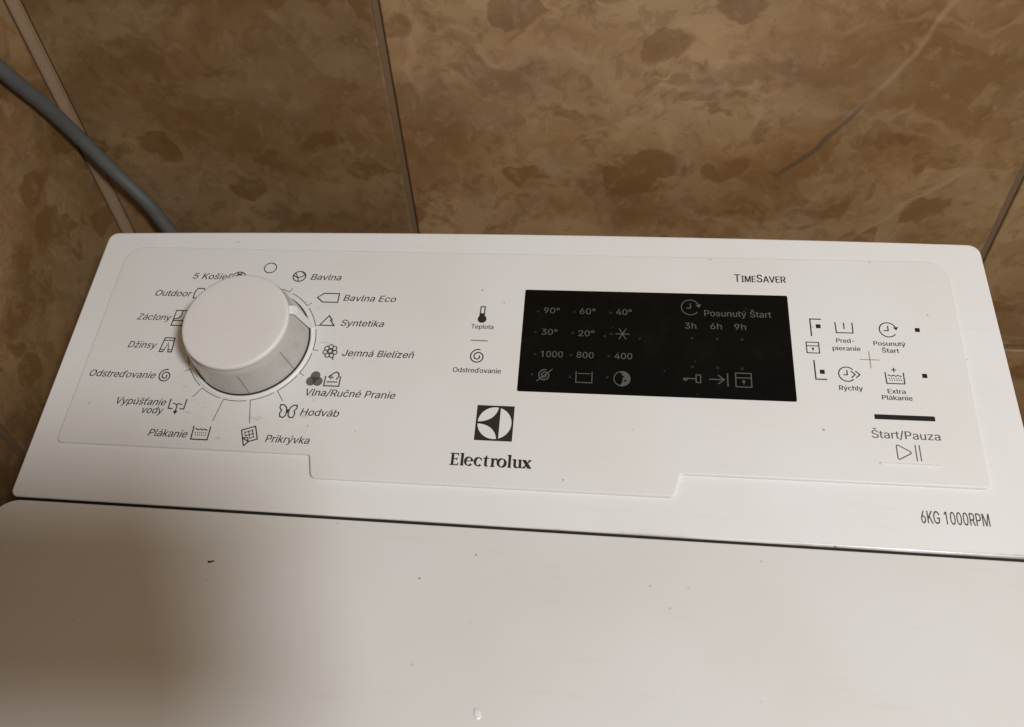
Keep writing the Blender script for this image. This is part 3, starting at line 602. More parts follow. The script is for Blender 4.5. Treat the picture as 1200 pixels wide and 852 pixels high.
# ---------------- programme symbols
SW = 0.52
def icon(fn, x, y, mat=M_PRINT, parent=None, name='programme_symbol', h=0.06):
    A = Art(h); fn(A, x, y); return A.make(name, mat, parent or fascia)
def i_off(A, x, y): A.arc(x, y, 2.9, 0, 360, 0.45, 32, 2.7)
def i_cotton(A, x, y):
    A.arc(x, y, 3.0, 0, 360, SW, 28, 2.7)
    A.stroke([(x - 2.9, y + .5), (x - .4, y - .9), (x + 2.9, y + .9)], SW); A.stroke([(x - 2.2, y + 1.9), (x - .4, y - .9)], SW * .8); A.stroke([(x - .4, y - .9), (x - .2, y - 2.6)], SW * .8); A.stroke([(x + .6, y + 2.7), (x + 2.9, y + .9)], SW)
def i_eco(A, x, y): A.stroke([(x - 5.2, y), (x - 2.4, y + 2.3), (x + 4.7, y + 2.3), (x + 4.7, y - 2.3), (x - 2.4, y - 2.3)], SW, True)
def i_synth(A, x, y): A.stroke([(x + .9, y + .9), (x + 3.3, y - 2.1), (x - 3.4, y - 2.1), (x + .2, y + 2.9), (x + 2.2, y + .4)], SW)
def i_flower(A, x, y):
    for k in range(7):
        a = math.radians(90 + k * 360 / 7); A.arc(x + 2.25 * math.cos(a), y + 2.25 * math.sin(a), 0.98, 0, 360, 0.45, 14)
    A.arc(x, y, 0.9, 0, 360, 0.38, 12); A.stroke([(x + 1.6, y - 2.6), (x + 2.0, y - 4.3)], 0.45)
def i_hand(A, x, y):
    A.stroke([(x - 3.3, y + 1.9), (x - 3.3, y - 2.8), (x + 3.3, y - 2.8), (x + 3.3, y + 1.9)], SW)
    A.stroke([(x - 2.4, y - 1.0)] + [(x - 2.4 + .6 * k, y - 1.0 + .25 * (k % 2)) for k in range(1, 9)], 0.45)
    A.stroke([(x - 2.0, y + 1.4), (x - .3, y + 3.0), (x + 1.1, y + 3.9), (x + 2.3, y + 3.2), (x + 2.5, y + 1.8), (x + 1.6, y + .3)], SW)
    for a_, b_ in ((-1.6, 1.2), (-.8, 1.8), (0, 1.2), (-.8, .6), (-1.1, 1.2), (-.3, 1.2)): A.disc(x + a_, y + b_, .32, 8)
def i_butterfly(A, x, y):
    for s in (-1, 1):
        A.stroke([(x + s * .4, y - .4), (x + s * .8, y + 1.6), (x + s * 2.0, y + 2.8), (x + s * 3.6, y + 2.9), (x + s * 3.7, y + 1.4), (x + s * 2.7, y + .2),
                  (x + s * 3.3, y - .9), (x + s * 2.9, y - 2.6), (x + s * 1.5, y - 2.9), (x + s * .6, y - 2.0), (x + s * .4, y - .4)], SW)
    A.stroke([(x, y - .8), (x, y + 1.0)], SW)
def rotp(pts, x, y, a):
    c, s = math.cos(a), math.sin(a); return [(x + c * px - s * py, y + s * px + c * py) for px, py in pts]
def i_blanket(A, x, y):
    a = math.radians(20)
    A.stroke(rotp([(-3, -.6), (-3, 3), (3, 3), (3, -3), (-.8, -3)], x, y, a), SW)
    A.stroke(rotp([(-3, -.6), (-.8, -3), (-3.0, -4.3)], x, y, a), SW); A.stroke(rotp([(-3, -.6), (-3.0, -4.3)], x, y, a), SW); A.stroke(rotp([(-3, -.6), (-1.0, -1.0), (-.8, -3)], x, y, a), SW * .8)
    for q in (-1.7, -.1, 1.5): A.stroke(rotp([(q, 2), (q, -1.6 if q > -1 else -.2)], x, y, a), .34); A.stroke(rotp([(-1.9 if q > -1 else -.5, q), (2, q)], x, y, a), .34)
def wave(A, x, y, wd, n, amp, t):
    A.stroke([(x - wd / 2 + wd * k / (n * 4), y + amp * math.sin(math.pi * k / 2)) for k in range(n * 4 + 1)], t)
def tub(A, x, y, w=7.0, h=5.6, t=SW): A.stroke([(x - w / 2 - .1, y + h / 2), (x - w / 2, y - h / 2), (x + w / 2, y - h / 2), (x + w / 2 + .1, y + h / 2)], t)
def i_rinse(A, x, y):
    tub(A, x, y, 7.2, 6.0); wave(A, x, y + 1.5, 5.4, 3, .3, .42)
    for dy in (0.0, -1.0): 
        for k in range(6): A.disc(x - 2.3 + .92 * k + .2 * (dy < 0), y + dy, .27, 6)
def i_drain(A, x, y):
    A.stroke([(x - 3.6, y + 3.0), (x - 3.6, y - 1.6), (x - 1.6, y - 1.6)], SW); A.stroke([(x + 3.6, y + 3.0), (x + 3.4, y - 1.6), (x + 1.5, y - 1.6)], SW)
    wave(A, x, y + .6, 4.4, 2, .3, .42); A.stroke([(x, y + .4), (x, y - 3.0)], SW); A.fill([(x - 1.1, y - 2.6), (x, y - 4.3), (x + 1.1, y - 2.6)])
def i_spiral(A, x, y, r=3.2):
    A.stroke([(x + (r * (1 - .82 * k / 48)) * math.cos(math.radians(75 + 690 * k / 48)), y + (r * (1 - .82 * k / 48)) * math.sin(math.radians(75 + 690 * k / 48))) for k in range(49)], SW)
def i_jeans(A, x, y):
    A.stroke([(x - 2.0, y + 3.6), (x + 2.6, y + 3.6), (x + 2.9, y - 3.4), (x + 1.2, y - 3.4), (x + .3, y + 1.2), (x - 1.2, y - 3.4), (x - 2.9, y - 3.4)], SW, True)
    A.stroke([(x - 1.9, y + 2.3), (x + 2.5, y + 2.3)], .4); A.stroke([(x - 2.7, y - 2.3), (x - 1.1, y - 2.3)], .35); A.stroke([(x + 1.2, y - 2.3), (x + 2.7, y - 2.3)], .35)
def i_curtain(A, x, y):
    A.stroke([(x - 2.4, y + 3.9), (x + 3.2, y + 3.9), (x + 3.2, y - 3.9), (x - 2.8, y - 3.9)], SW, True)
    A.stroke([(x - 2.6, y - .6), (x - .6, y - .3), (x + .6, y + 1.2), (x + .8, y + 3.9)], SW); A.stroke([(x - 2.6, y - 1.4), (x + 2.8, y - 1.4)], SW)
def i_jacket(A, x, y): A.stroke([(x - 2.6, y - 2.6), (x - 2.4, y + 1.0), (x - 1.4, y + 2.6), (x + 1.4, y + 2.6), (x + 2.6, y + 1.0), (x + 2.6, y - 2.6)], SW, True)
def i_shirts(A, x, y):
    A.arc(x, y - .8, 3.2, 0, 180, SW, 18, 2.8); A.arc(x, y - .8, 1.7, 0, 180, SW, 12, 1.6); A.stroke([(x - 1.2, y + 1.5), (x + 1.4, y - .2)], .45); A.stroke([(x + 1.2, y + 1.5), (x - 1.4, y - .2)], .45)
for fn, x, y in ((i_off, 85.0, 114.3), (i_cotton, 99.9, 110.0), (i_eco, 115.9, 98.9), (i_synth, 117.9, 86.7), (i_flower, 121.9, 71.8), (i_hand, 125.5, 58.0),
                 (i_butterfly, 109.0, 42.8), (i_blanket, 94.9, 31.6), (i_rinse, 73.6, 31.4), (i_drain, 59.7, 43.4), (i_spiral, 50.2, 57.0), (i_jeans, 46.7, 72.2),
                 (i_curtain, 48.3, 86.2), (i_jacket, 54.4, 99.6), (i_shirts, 71.0, 109.6)):
    icon(fn, x, y)
# wool symbol: three overlapping skein lobes
A = Art()
wx, wy = 117.7, 58.0
for k in range(3):
    a = math.radians(90 + 120 * k); A.disc(wx + 1.75 * math.cos(a), wy + 1.75 * math.sin(a), 2.15, 22)
A.disc(wx, wy, 2.2, 18); A.make('programme_symbol', plain('wool_grey_print', (0.13, 0.12, 0.105), 0.55), fascia)
A = Art(0.09)
for k in range(3):
    a = math.radians(90 + 120 * k)
    for rr in (0.9, 1.4, 1.85): A.arc(wx + 1.75 * math.cos(a), wy + 1.75 * math.sin(a), rr, 90 + 120 * k + 100, 90 + 120 * k + 230, 0.16, 10)
A.make('programme_symbol', M_PRINT, fascia)

# ---------------- temperature / spin selector captions
A = Art(); A.stroke([(186.7 - .95, 91.2), (186.7 - .75, 96.3), (186.7 + 1.05, 96.3), (186.7 + 1.0, 91.2)], .5); A.disc(186.9, 90.1, 1.95); A.rect(186.0, 90.6, 187.8, 93.0)
A.make('button_symbol', M_PRINT, fascia)
text('button_caption', 'Teplota', 182.5, 192.3, 85.2, 2.1, M_PRINT, fascia)
Art().stroke([(183.0, 79.4), (190.4, 79.3)], .55).make('button_mark', M_BROWN, fascia)
icon(lambda A, x, y: i_spiral(A, x, y, 3.5), 186.8, 71.6, name='button_symbol')
text('button_caption', 'Odstreďovanie', 176.9, 197.4, 63.9, 2.25, M_PRINT, fascia)

# ---------------- brand emblem and wordmark
LX, LY, LS = 196.8, 41.45, 7.72
A = Art(0.05); A.rect(LX - LS, LY - LS, LX + LS, LY + LS); emb = A.make('brand_emblem', M_PRINT, fascia)
A = Art(0.09); Rr = 0.90
xb = 0.27; a0 = math.acos(xb / Rr)
A.fill([(LX + LS * Rr * math.cos(-a0 + 2 * a0 * k / 30), LY + LS * Rr * math.sin(-a0 + 2 * a0 * k / 30)) for k in range(31)])
for sg in (1, -1):
    pl = math.radians(176); pt = math.acos(0.16 / Rr)
    outer = [(Rr * math.cos(pl + (pt - pl) * k / 20), Rr * math.sin(pl + (pt - pl) * k / 20)) for k in range(21)]
    p0, p3 = outer[-1], outer[0]; p1 = (0.08, 0.34); p2 = (-0.38, 0.06)
    inner = []
    for k in range(1, 20):
        t = k / 20; inner.append(tuple((1 - t) ** 3 * p0[i] + 3 * (1 - t) ** 2 * t * p1[i] + 3 * (1 - t) * t * t * p2[i] + t ** 3 * p3[i] for i in (0, 1)))
    A.fill([(LX + LS * x, LY + LS * y * sg) for x, y in outer + inner])
A.make('brand_emblem', M_PWHITE, fascia)

def wordmark():
    A = Art(0.05)
    k = 33.0 / 1060.0          # design units to millimetres
    def T(pts, ox): return [(180.3 + (x + ox) * k, 22.7 + y * k * 1.02) for x, y in pts]
    def st(pts, w, ox): A.stroke(T(pts, ox), [q * k for q in w] if isinstance(w, list) else w * k)
    def fl(pts, ox): A.fill(T(pts, ox))
    def stem(x, h, ox, w=34):   # flared upright
        fl([(x - w / 2 - 12, 0), (x + w / 2 + 12, 0), (x + w / 2 + 1, 14), (x + w / 2, h * .5), (x + w / 2 + 1, h), (x - w / 2 - 14, h - 3), (x - w / 2 - 14, h - 13), (x - w / 2, h - 22), (x - w / 2, 14)], ox)
    def ell(cx, cy, rx, ry, a0, a1, w0, w1, ox, n=30):
        P = []; W = []
        for i in range(n + 1):
            a = math.radians(a0 + (a1 - a0) * i / n); P.append((cx + rx * math.cos(a), cy + ry * math.sin(a)))
            W.append(w0 + (w1 - w0) * abs(math.cos(a + .25)) ** 1.3)
        st(P, W, ox)
    # E
    fl([(0, 0), (110, 0), (120, 36), (108, 36), (98, 15), (52, 14), (52, 150), (92, 149), (104, 130), (114, 130), (110, 163), (0, 163), (0, 154), (18, 148), (18, 14), (0, 9)], 0)
    fl([(50, 78), (84, 78), (92, 66), (99, 66), (99, 106), (92, 106), (84, 92), (50, 92)], 0)
    stem(28, 168, 132)
    def e(ox): ell(54, 60, 44, 54, 2, 322, 13, 36, ox); fl([(18, 56), (100, 60), (98, 72), (18, 68)], ox)
    e(192)
    ell(52, 60, 42, 54, 48, 318, 13, 37, 318); fl([(70, 108), (96, 108), (100, 80), (86, 80)], 318)
    fl([(22, 30), (26, 12), (42, 0), (72, 4), (72, 16), (58, 18), (56, 30), (56, 104), (80, 104), (80, 117), (56, 117), (56, 146), (46, 146), (22, 118), (4, 112), (4, 104), (22, 104)], 426)
    fl([(2, 0), (66, 0), (66, 9), (52, 14), (52, 84), (18, 84), (18, 14), (2, 9)], 520); fl([(18, 80), (52, 80), (52, 116), (42, 116), (2, 111), (2, 102), (18, 96)], 520)
    fl([(50, 80), (58, 92), (72, 94), (80, 84), (94, 88), (92, 112), (78, 118), (62, 112), (50, 96)], 520)
    ell(62, 59, 47, 53, 0, 360, 13, 38, 610)
    stem(28, 172, 744)
    fl([(2, 116), (50, 116), (50, 34), (58, 18), (70, 15), (84, 24), (84, 96), (70, 102), (70, 113), (118, 116), (118, 20), (130, 12), (130, 4), (92, 0), (86, 12), (62, -3), (40, 0), (22, 14), (16, 34), (16, 98), (2, 106)], 806)
    fl([(2, 114), (48, 114), (122, 8), (126, 0), (74, 0), (8, 100)], 930); fl([(74, 114), (124, 114), (116, 100), (80, 68), (70, 78), (86, 104)], 930); fl([(2, 0), (44, 0), (42, 12), (60, 38), (50, 50), (10, 12)], 930)
    return A.make('brand_name', M_PRINT, fascia)
wordmark()
# small caps heading over the display
y = 112.2
for s, x0, x1, cap, ins in (('T', 295.4, 297.9, 3.9, 0), ('IME', 298.3, 304.4, 3.2, 0), ('S', 304.8, 307.2, 3.9, 0), ('AVER', 307.5, 317.0, 3.2, 0)):
    text('panel_heading', s, x0, x1, y, cap, M_PRINT, fascia, bold=0.2)

# ---------------- display
DX0, DX1, DY0, DY1 = 204.8, 317.0, 56.1, 105.7
do = rounded_poly([(DX0, DY0), (DX1, DY0), (DX1, DY1), (DX0, DY1)], 0.7, 3)
display = link('display', loft([S(do, -0.5), S(do, 0.06), S(offset(do, 0.12), 0.14)]), M_GLASS, root, INV @ PANEL)
display['label'] = 'glossy black display window with dim grey figures'
HD = 0.20
for s, x0, x1, y in (('90°', 213.7, 220.5, 93.8), ('60°', 229.2, 236.0, 93.9), ('40°', 244.8, 251.5, 94.0), ('30°', 213.3, 220.1, 83.1), ('20°', 229.1, 235.8, 83.0),
                     ('1000', 213.6, 223.0, 72.4), ('800', 228.7, 235.9, 72.5), ('400', 244.6, 251.9, 72.6), ('3h', 273.8, 278.5, 88.1), ('6h', 284.3, 289.1, 88.2), ('9h', 294.2, 299.0, 88.2)):
    text('display_figure', s, x0, x1, y, 2.85, M_DPRINT, display, h=HD)
text('display_caption', 'Posunutý Štart', 282.0, 309.7, 94.5, 2.9, M_DPRINT, display, h=HD)
def dico(fn, x, y): return icon(fn, x, y, M_DPRINT, display, 'display_symbol', HD)
def i_star(A, x, y):
    for a in (0, 60, 120):
        c, s = math.cos(math.radians(a)), math.sin(math.radians(a)); A.stroke([(x - 3.0 * c, y - 3.0 * s), (x + 3.0 * c, y + 3.0 * s)], .38)
def i_clock(A, x, y, r=3.7, t=.42):
    A.arc(x, y, r, 62, 385 - 62, t, 30); A.arc(x, y, r, 0 - 20, 62, t, 8) if False else None
    A.arc(x, y, r, 25, 62, t, 6); A.fill([(x + r * .62, y + r * .35), (x + r * 1.25, y + r * .45), (x + r * 1.0, y - r * .05)]); A.stroke([(x + .1, y + r * .55), (x + .1, y - .4), (x - r * .5, y - .4)], t)
def i_nospin(A, x, y): i_spiral(A, x, y, 2.7); A.stroke([(x - 3.2, y - 2.8), (x + 3.2, y + 3.0)], .42)
def i_hold(A, x, y): A.stroke([(x - 3.3, y + 2.6), (x - 3.3, y - 2.5), (x + 3.3, y - 2.5), (x + 3.3, y + 2.6)], .42); A.stroke([(x - 2.6, y + 1.6), (x + 2.6, y + 1.6)], .38)
def i_night(A, x, y):
    A.arc(x, y, 3.3, 0, 360, .4, 30)
    A.fill([(x + 3.1 * math.cos(math.radians(d)), y + 3.1 * math.sin(math.radians(d))) for d in range(-110, 111, 10)] + [(x - 1.06 + 1.4 * math.cos(math.radians(d)), y + 2.9 * math.sin(math.radians(d))) for d in range(90, -91, -15)])
def i_key(A, x, y): A.stroke([(x - 3.6, y), (x + 1.4, y)], .42); A.stroke([(x - 3.6, y), (x - 3.0, y - .9), (x - 2.2, y - .8), (x - 2.0, y)], .45); A.stroke([(x + 1.6, y - 1.7), (x + 3.4, y - 1.7), (x + 3.4, y + 1.7), (x + 1.6, y + 1.7)], .42, True)
def i_end(A, x, y): A.stroke([(x - 3.8, y), (x + 2.0, y)], .45); A.stroke([(x - .2, y + 2.0), (x + 2.2, y), (x - .2, y - 2.0)], .45); A.stroke([(x + 3.6, y + 3.0), (x + 3.6, y - 3.0)], .5)
def i_lock(A, x, y, q=1.0): A.stroke([(x - 3.1 * q, y - 3.1 * q), (x + 3.1 * q, y - 3.1 * q), (x + 3.1 * q, y + 3.1 * q), (x - 3.1 * q, y + 3.1 * q)], .42, True); A.stroke([(x - 3.0 * q, y + 1.0 * q), (x + 3.0 * q, y + 1.0 * q)], .4); A.disc(x, y - .6 * q, .6 * q, 10); A.stroke([(x, y - .6 * q), (x, y - 2.0 * q)], [.5 * q, .3 * q])
for fn, x, y in ((i_star, 247.7, 84.6), (i_nospin, 215.8, 63.8), (i_hold, 232.2, 63.6), (i_night, 247.8, 63.5), (i_clock, 276.2, 98.6), (i_key, 276.2, 64.7), (i_end, 286.8, 64.7), (i_lock, 296.7, 64.8)):
    dico(fn, x, y)
# stars cut into the moon
A = Art(HD + 0.06)
for sx_, sy_ in ((248.2, 64.4), (249.2, 62.6)):
    A.fill([(sx_ + (.75 if k % 2 == 0 else .32) * math.sin(math.pi * k / 5), sy_ + (.75 if k % 2 == 0 else .32) * math.cos(math.pi * k / 5)) for k in range(10)])
A.make('display_symbol', M_GLASS, display)
for x, y in ((211.2, 94.6), (226.9, 94.8), (242.4, 94.9), (210.6, 84.3), (226.6, 84.3), (243.0, 84.4), (211.2, 73.6), (226.4, 73.6), (242.2, 73.8), (210.6, 64.0), (226.4, 63.4), (241.8, 63.8), (240.2, 83.3), (254.8, 82.6),
             (276.4, 70.0), (286.6, 70.0), (296.4, 70.0), (276.6, 83.6), (287.0, 83.6), (297.0, 83.6)):
    Art(HD).rect(x - .55, y - .5, x + .55, y + .5).make('indicator_light', M_DFAINT, display)

# ---------------- option buttons on the right
Art().stroke([(329.8, 94.5), (325.3, 94.5), (325.3, 86.3)], .52).make('button_mark', M_PRINT, fascia)
Art().stroke([(325.2, 75.2), (325.2, 66.5), (329.6, 66.5)], .52).make('button_mark', M_PRINT, fascia)
for x, y in ((328.4, 91.1), (328.0, 69.9), (367.6, 90.6), (367.3, 69.6)):
    o = rounded_poly([(x - .95, y - .95), (x + .95, y - .95), (x + .95, y + .95), (x - .95, y + .95)], .2, 2)
    link('indicator_light', loft([S(o, -0.3), S(o, 0.04), S(offset(o, .1), 0.1)]), M_SLOT, fascia)
def bico(fn, x, y): return icon(fn, x, y, M_PRINT, fascia, 'button_symbol')
bico(lambda A, x, y: i_lock(A, x, y, .80), 325.3, 80.9)
def i_pre(A, x, y): tub(A, x, y, 6.6, 5.0, .45); A.stroke([(x, y + 2.3), (x, y - .7)], .45)
bico(i_pre, 338.7, 90.8)
bico(lambda A, x, y: i_clock(A, x, y, 3.35, .45), 356.0, 90.3)
def i_quick(A, x, y):
    r = 3.2; A.arc(x, y, r, 40, 318, .45, 28); A.stroke([(x + .1, y + r * .6), (x + .1, y - .3), (x - r * .45, y - .3)], .45)
    for d in (1.6, 3.4): A.stroke([(x + d, y + 1.5), (x + d + 1.6, y), (x + d, y - 1.5)], .45)
bico(i_quick, 337.5, 69.2)
def i_xrinse(A, x, y):
    tub(A, x, y - .3, 6.8, 5.0, .45); wave(A, x, y + .7, 5.2, 3, .25, .38); A.stroke([(x - 1.0, y + 3.3), (x + 1.0, y + 3.3)], .4); A.stroke([(x, y + 4.3), (x, y + 2.3)], .4)
    for dy in (-.5, -1.3):
        for k in range(6): A.disc(x - 2.2 + .88 * k + .2 * (dy < -1), y + dy, .24, 6)
bico(i_xrinse, 355.8, 68.5)
for s, x0, x1, y, cap in (('Pred-', 334.9, 342.2, 83.6, 2.0), ('pieranie', 333.1, 344.1, 80.0, 2.0), ('Posunutý', 349.5, 362.0, 82.8, 2.0), ('Štart', 352.4, 359.1, 79.6, 2.0),
                          ('Rýchly', 333.8, 342.9, 62.0, 2.1), ('Extra', 352.2, 359.0, 61.3, 2.0), ('Plákanie', 349.7, 361.2, 58.5, 2.0)):
    text('button_caption', s, x0, x1, y, cap, M_PRINT, fascia)
A = Art(); A.stroke([(343.2, 76.1), (351.0, 76.1)], .30); A.stroke([(347.15, 72.2), (347.15, 80.0)], .30); A.make('button_mark', M_BROWN, fascia)
Art(0.08).disc(347.15, 76.1, .36, 10).make('button_mark', M_RED, fascia)
# start / pause
o = rounded_poly([(345.8, 50.0), (368.3, 50.0), (368.3, 52.1), (345.8, 52.1)], .35, 3)
link('start_indicator', loft([S(o, -0.4), S(o, 0.05), S(offset(o, .12), 0.12)]), M_SLOT, fascia)
text('button_caption', 'Štart/Pauza', 343.8, 369.0, 42.1, 3.25, M_PRINT2, fascia)
A = Art(); A.stroke(rounded_poly([(352.3, 33.4), (357.9, 36.6), (352.3, 39.9)], .5, 3), .42, True); A.stroke([(359.2, 33.3), (359.2, 39.9)], .4); A.stroke([(360.7, 33.3), (360.7, 39.9)], .4)
A.make('button_symbol', M_PRINT2, fascia)
o = rounded_poly([(345.3, 31.2), (367.6, 31.2), (367.6, 32.2), (345.3, 32.2)], .48, 5)
link('start_ridge', loft([S(o, -0.2), S(o, 0.15), S(offset(o, .2), 0.38), S(offset(o, .42), 0.42)]), M_HOUSING, fascia)
# rating printed on the housing below the fascia
tx = text('rating_print', '6KG 1000RPM', 357.8, 381.7, 9.9, 4.75, M_PRINT2, housing, h=0)
for v in tx.data.vertices: v.co.z = (hz(v.co.y / MM) + 0.06) * MM

# ---------------- dial knob
def lathe(prof, n=96, a0=0.0, a1=360.0, closed=True):
    V = []; F = []; m = len(prof); cnt = n if closed else n + 1
    for k in range(cnt):
        a = math.radians(a0 + (a1 - a0) * k / n)
        for r_, h_ in prof: V.append((r_ * math.cos(a) * MM, r_ * math.sin(a) * MM, h_ * MM))
    for k in range(n):
        j = (k + 1) % cnt
        for i in range(m - 1): F.append((k * m + i, j * m + i, j * m + i + 1, k * m + i + 1))
    return V, F
KM = INV @ PANEL @ Matrix.Translation((KX * MM, KY * MM, 0))
V, F = lathe([(24.6, 0.35), (25.7, 0.4), (25.85, 0.9), (25.65, 1.6), (23.95, 14.2), (23.7, 15.0), (22.85, 16.0), (22.4, 16.4), (22.2, 16.8)], 128)
knob = link('knob', mesh_from(V, F), M_SKIRT, root, KM, smooth=True)
knob['label'] = 'round white dial knob with glossy ribbed grey skirt'
V, F = lathe([(22.3, 16.4), (22.75, 16.9), (22.85, 18.4), (22.65, 19.0), (22.25, 19.28), (21.4, 19.36), (14, 19.42), (6, 19.45), (0.01, 19.46)], 128)
link('knob_cap', mesh_from(V, F), M_KNOB, knob, smooth=True)
for an in (-30, -78, -126, -174, 66, 114, 162):     # thin ribs moulded down the skirt
    a = math.radians(an); t = Vector((-math.sin(a), math.cos(a))); c = Vector((math.cos(a), math.sin(a)))
    V = []
    for r_, h_ in ((25.9, 1.0), (24.05, 14.2)):
        for wd, dr in ((-.42, -.5), (-.22, .10), (.22, .10), (.42, -.5)):
            q = c * (r_ + dr) + t * wd; V.append((q.x * MM, q.y * MM, h_ * MM))
    link('rib', mesh_from(V, [(0, 1, 5, 4), (1, 2, 6, 5), (2, 3, 7, 6), (0, 3, 2, 1), (4, 5, 6, 7)]), M_RIB, knob)
# white pointer running from the cap down to the ring
a = math.radians(18.2); t = Vector((-math.sin(a), math.cos(a))); c = Vector((math.cos(a), math.sin(a)))
V = []
for r_, h_, wd in ((28.0, 0.75, .8), (27.6, 2.5, 1.0), (25.7, 15.2, 1.55), (24.7, 16.7, 1.65), (22.7, 17.4, 1.65), (21.5, 18.0, 1.6)):
    for s_, dr in ((-1.25, -1.6), (-1.0, 0), (1.0, 0), (1.25, -1.6)):
        q = c * (r_ + dr) + t * wd * s_; V.append((q.x * MM, q.y * MM, h_ * MM))
F = [(4 * k + i, 4 * k + i + 1, 4 * k + i + 5, 4 * k + i + 4) for k in range(5) for i in range(3)] + [(0, 3, 2, 1)]
link('pointer', mesh_from(V, F), M_RING, knob)

# ---------------- lid and cabinet
lo = [(-5.5, -425), (403.5, -425), (403.5, -1.5), (-5.5, 0.25)]
lo = rounded_poly(lo, [14, 14, 9, 9], 8)
ZL = -2.15; RL = 0.9
rings = [[(x * MM, y * MM, (ZL - 22) * MM) for x, y in lo], [(x * MM, y * MM, (ZL - RL) * MM) for x, y in lo]]
for k in range(1, 6):
    q = math.pi / 2 * k / 5
    rings.append([(x * MM, y * MM, (ZL - RL * (1 - math.sin(q))) * MM) for x, y in offset(lo, RL * .8 * (1 - math.cos(q)))])
lid = link('lid', loft(rings), M_LID, root, INV @ Matrix.Translation((0, 0, ZP)), smooth=True)
lid.modifiers.new('wn', 'WEIGHTED_NORMAL').keep_sharp = True
co = rounded_poly([(0, -428), (400, -428), (400, 132), (0, 132)], [14, 14, 5, 5], 6)
cab = loft([[(x * MM, y * MM, 0.012) for x, y in co], [(x * MM, y * MM, ZP - 0.028) for x, y in co]], True, True)
link('cabinet', cab, M_HOUSING, root, INV, smooth=False)
so = rounded_poly([(3, -8), (397, -8), (397, 4.2), (3, 4.2)], 1, 2)      # dark block added so the joint between lid and panel looks shaded
link('joint_shade_block', loft([[(x * MM, y * MM, ZP - 0.027) for x, y in so], [(x * MM, y * MM, ZP - 0.0046) for x, y in so]]), M_DARK, root, INV)

# ------------------------------------------------------------------ hose in the corner
def tube(pts, rad, n=16, sub=10):
    P = [Vector(p) for p in pts]; Q = []
    for i in range(len(P) - 1):
        p0, p1, p2, p3 = P[max(i - 1, 0)], P[i], P[i + 1], P[min(i + 2, len(P) - 1)]
        for k in range(sub):
            t = k / sub; Q.append(0.5 * ((2 * p1) + (p2 - p0) * t + (2 * p0 - 5 * p1 + 4 * p2 - p3) * t * t + (3 * p1 - p0 - 3 * p2 + p3) * t ** 3))
    Q.append(P[-1]); rings = []; up = Vector((0, 1, 0))
    for i, q in enumerate(Q):
        d = (Q[min(i + 1, len(Q) - 1)] - Q[max(i - 1, 0)]).normalized(); s = d.cross(up).normalized(); u = s.cross(d)
        rings.append([tuple(q + (s * math.cos(2 * math.pi * k / n) + u * math.sin(2 * math.pi * k / n)) * rad) for k in range(n)])
    return loft(rings, True, True)
HP = [(-0.0306, 0.118, 0.190), (-0.0304, 0.1354, 0.1394), (-0.0303, 0.1476, 0.1129), (-0.0300, 0.1611, 0.0895), (-0.0285, 0.1708, 0.0679), (-0.0218, 0.1750, 0.0457),
      (-0.0113, 0.1758, 0.0248), (-0.0066, 0.1758, 0.0099), (-0.0010, 0.1758, -0.0090), (0.007, 0.1755, -0.040), (0.012, 0.175, -0.120), (0.014, 0.175, -0.300)]
hose = link('cable', tube([(x, y, z + ZP) for x, y, z in HP], 0.0037), M_CABLE, smooth=True)
tag(hose, 'grey round cable hanging down the tiled corner behind the washing machine', 'cable')

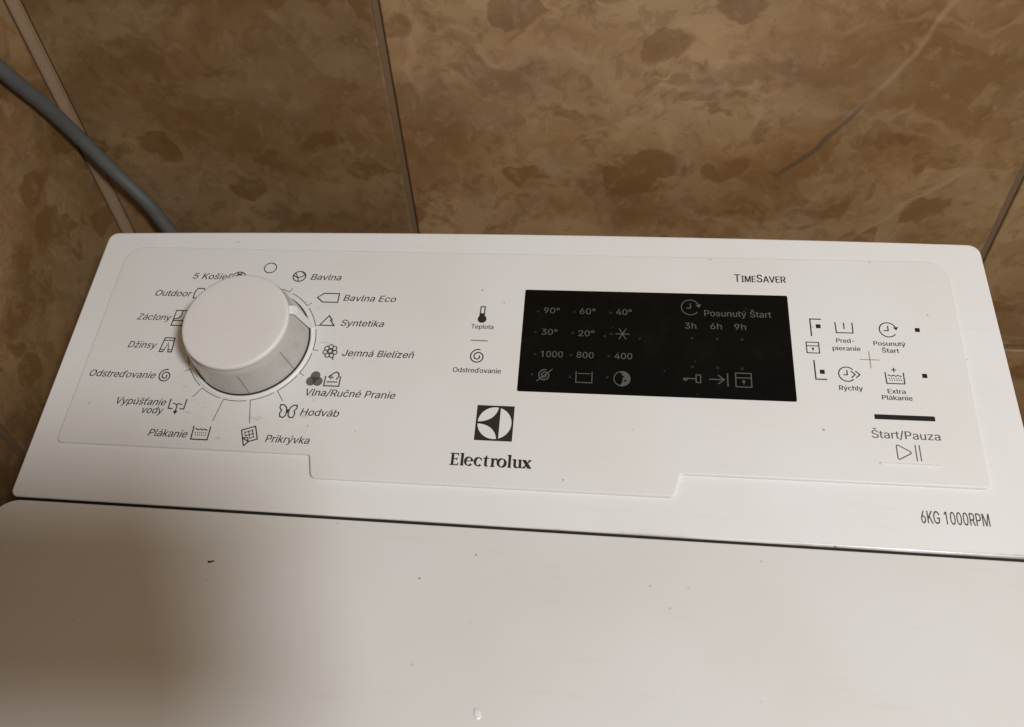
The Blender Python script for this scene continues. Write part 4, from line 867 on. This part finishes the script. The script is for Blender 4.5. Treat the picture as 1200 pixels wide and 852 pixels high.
# ------------------------------------------------------------------ crumbs on the lid
def crumb(x, y, sz, label, tail=None):
    bm = bmesh.new(); bmesh.ops.create_icosphere(bm, subdivisions=1, radius=1)
    for v in bm.verts: v.co *= random.uniform(.7, 1.25)
    for v in bm.verts: v.co = Vector((v.co.x * sz * 1.3, v.co.y * sz * .8, max(v.co.z, -.3) * sz * .45))
    if tail:
        for v in bm.verts:
            if v.co.x > sz * .6: v.co.x += tail; v.co.y += tail * .5; v.co.z *= .4
    o = link('crumb', bm_mesh(bm), M_CRUMB); o.location = (x, y, ZP + ZL * MM + sz * .1)
    tag(o, label, 'crumb', 'crumbs on the lid')
crumb(0.094, -0.0225, 0.00062, 'largest black crumb, with a thin tail, on the left of the lid', 0.0011)
crumb(0.1755, -0.0235, 0.00034, 'small dark crumb on the lid below the brand name')
crumb(0.195, -0.0125, 0.00030, 'tiny dark crumb near the lid joint below the brand name')

# ------------------------------------------------------------------ the telephone taking the picture, unseen, placed for its shadow on the lid
po = rounded_poly([(-0.074, -0.036), (0.074, -0.036), (0.074, 0.036), (-0.074, 0.036)], 0.010, 6)
pm = loft([[(x, y, -0.0038) for x, y in offset(po, 0.0012)], [(x, y, -0.0026) for x, y in po], [(x, y, 0.0026) for x, y in po], [(x, y, 0.0038) for x, y in offset(po, 0.0012)]], True, True)
M_PHONE = plain('black_phone_case', (0.02, 0.02, 0.022), 0.4)
ph = bpy.data.objects.new('smartphone', None); COL.objects.link(ph)
ph.location = (0.2300, -0.1772, ZP + 0.2438); ph.rotation_euler = (math.radians(44.5), math.radians(3.2), math.radians(5.8))
link('phone_case', pm, M_PHONE, ph)
bm = bmesh.new(); bmesh.ops.create_cone(bm, cap_ends=True, segments=24, radius1=0.007, radius2=0.0065, depth=0.0012)
link('camera_lens', bm_mesh(bm), M_SLOT, ph, Matrix.Translation((0.0090, 0.018, -0.0043)))
tag(ph, 'dark smartphone out of view above the lid, placed to cast its shadow there', 'smartphone')

# dried water spot near the front of the picture
bm = bmesh.new(); bmesh.ops.create_icosphere(bm, subdivisions=3, radius=1)
for v in bm.verts:
    q = 1 + 0.25 * math.sin(3.1 * v.co.x + 2.0 * v.co.y) + 0.15 * math.sin(5 * v.co.y)
    v.co = Vector((v.co.x * 0.0012 * q, v.co.y * 0.0019 * q, max(v.co.z, 0) * 0.0004))
ws = link('water_spot', bm_mesh(bm), plain('whitish_drop', (0.82, 0.82, 0.82), 0.12), smooth=True); ws.location = (0.203, -0.0695, ZP + ZL * MM - 0.00002); ws.rotation_euler.z = 0.5
tag(ws, 'small glossy whitish water spot on the lid, straight below the emblem', 'water spot')
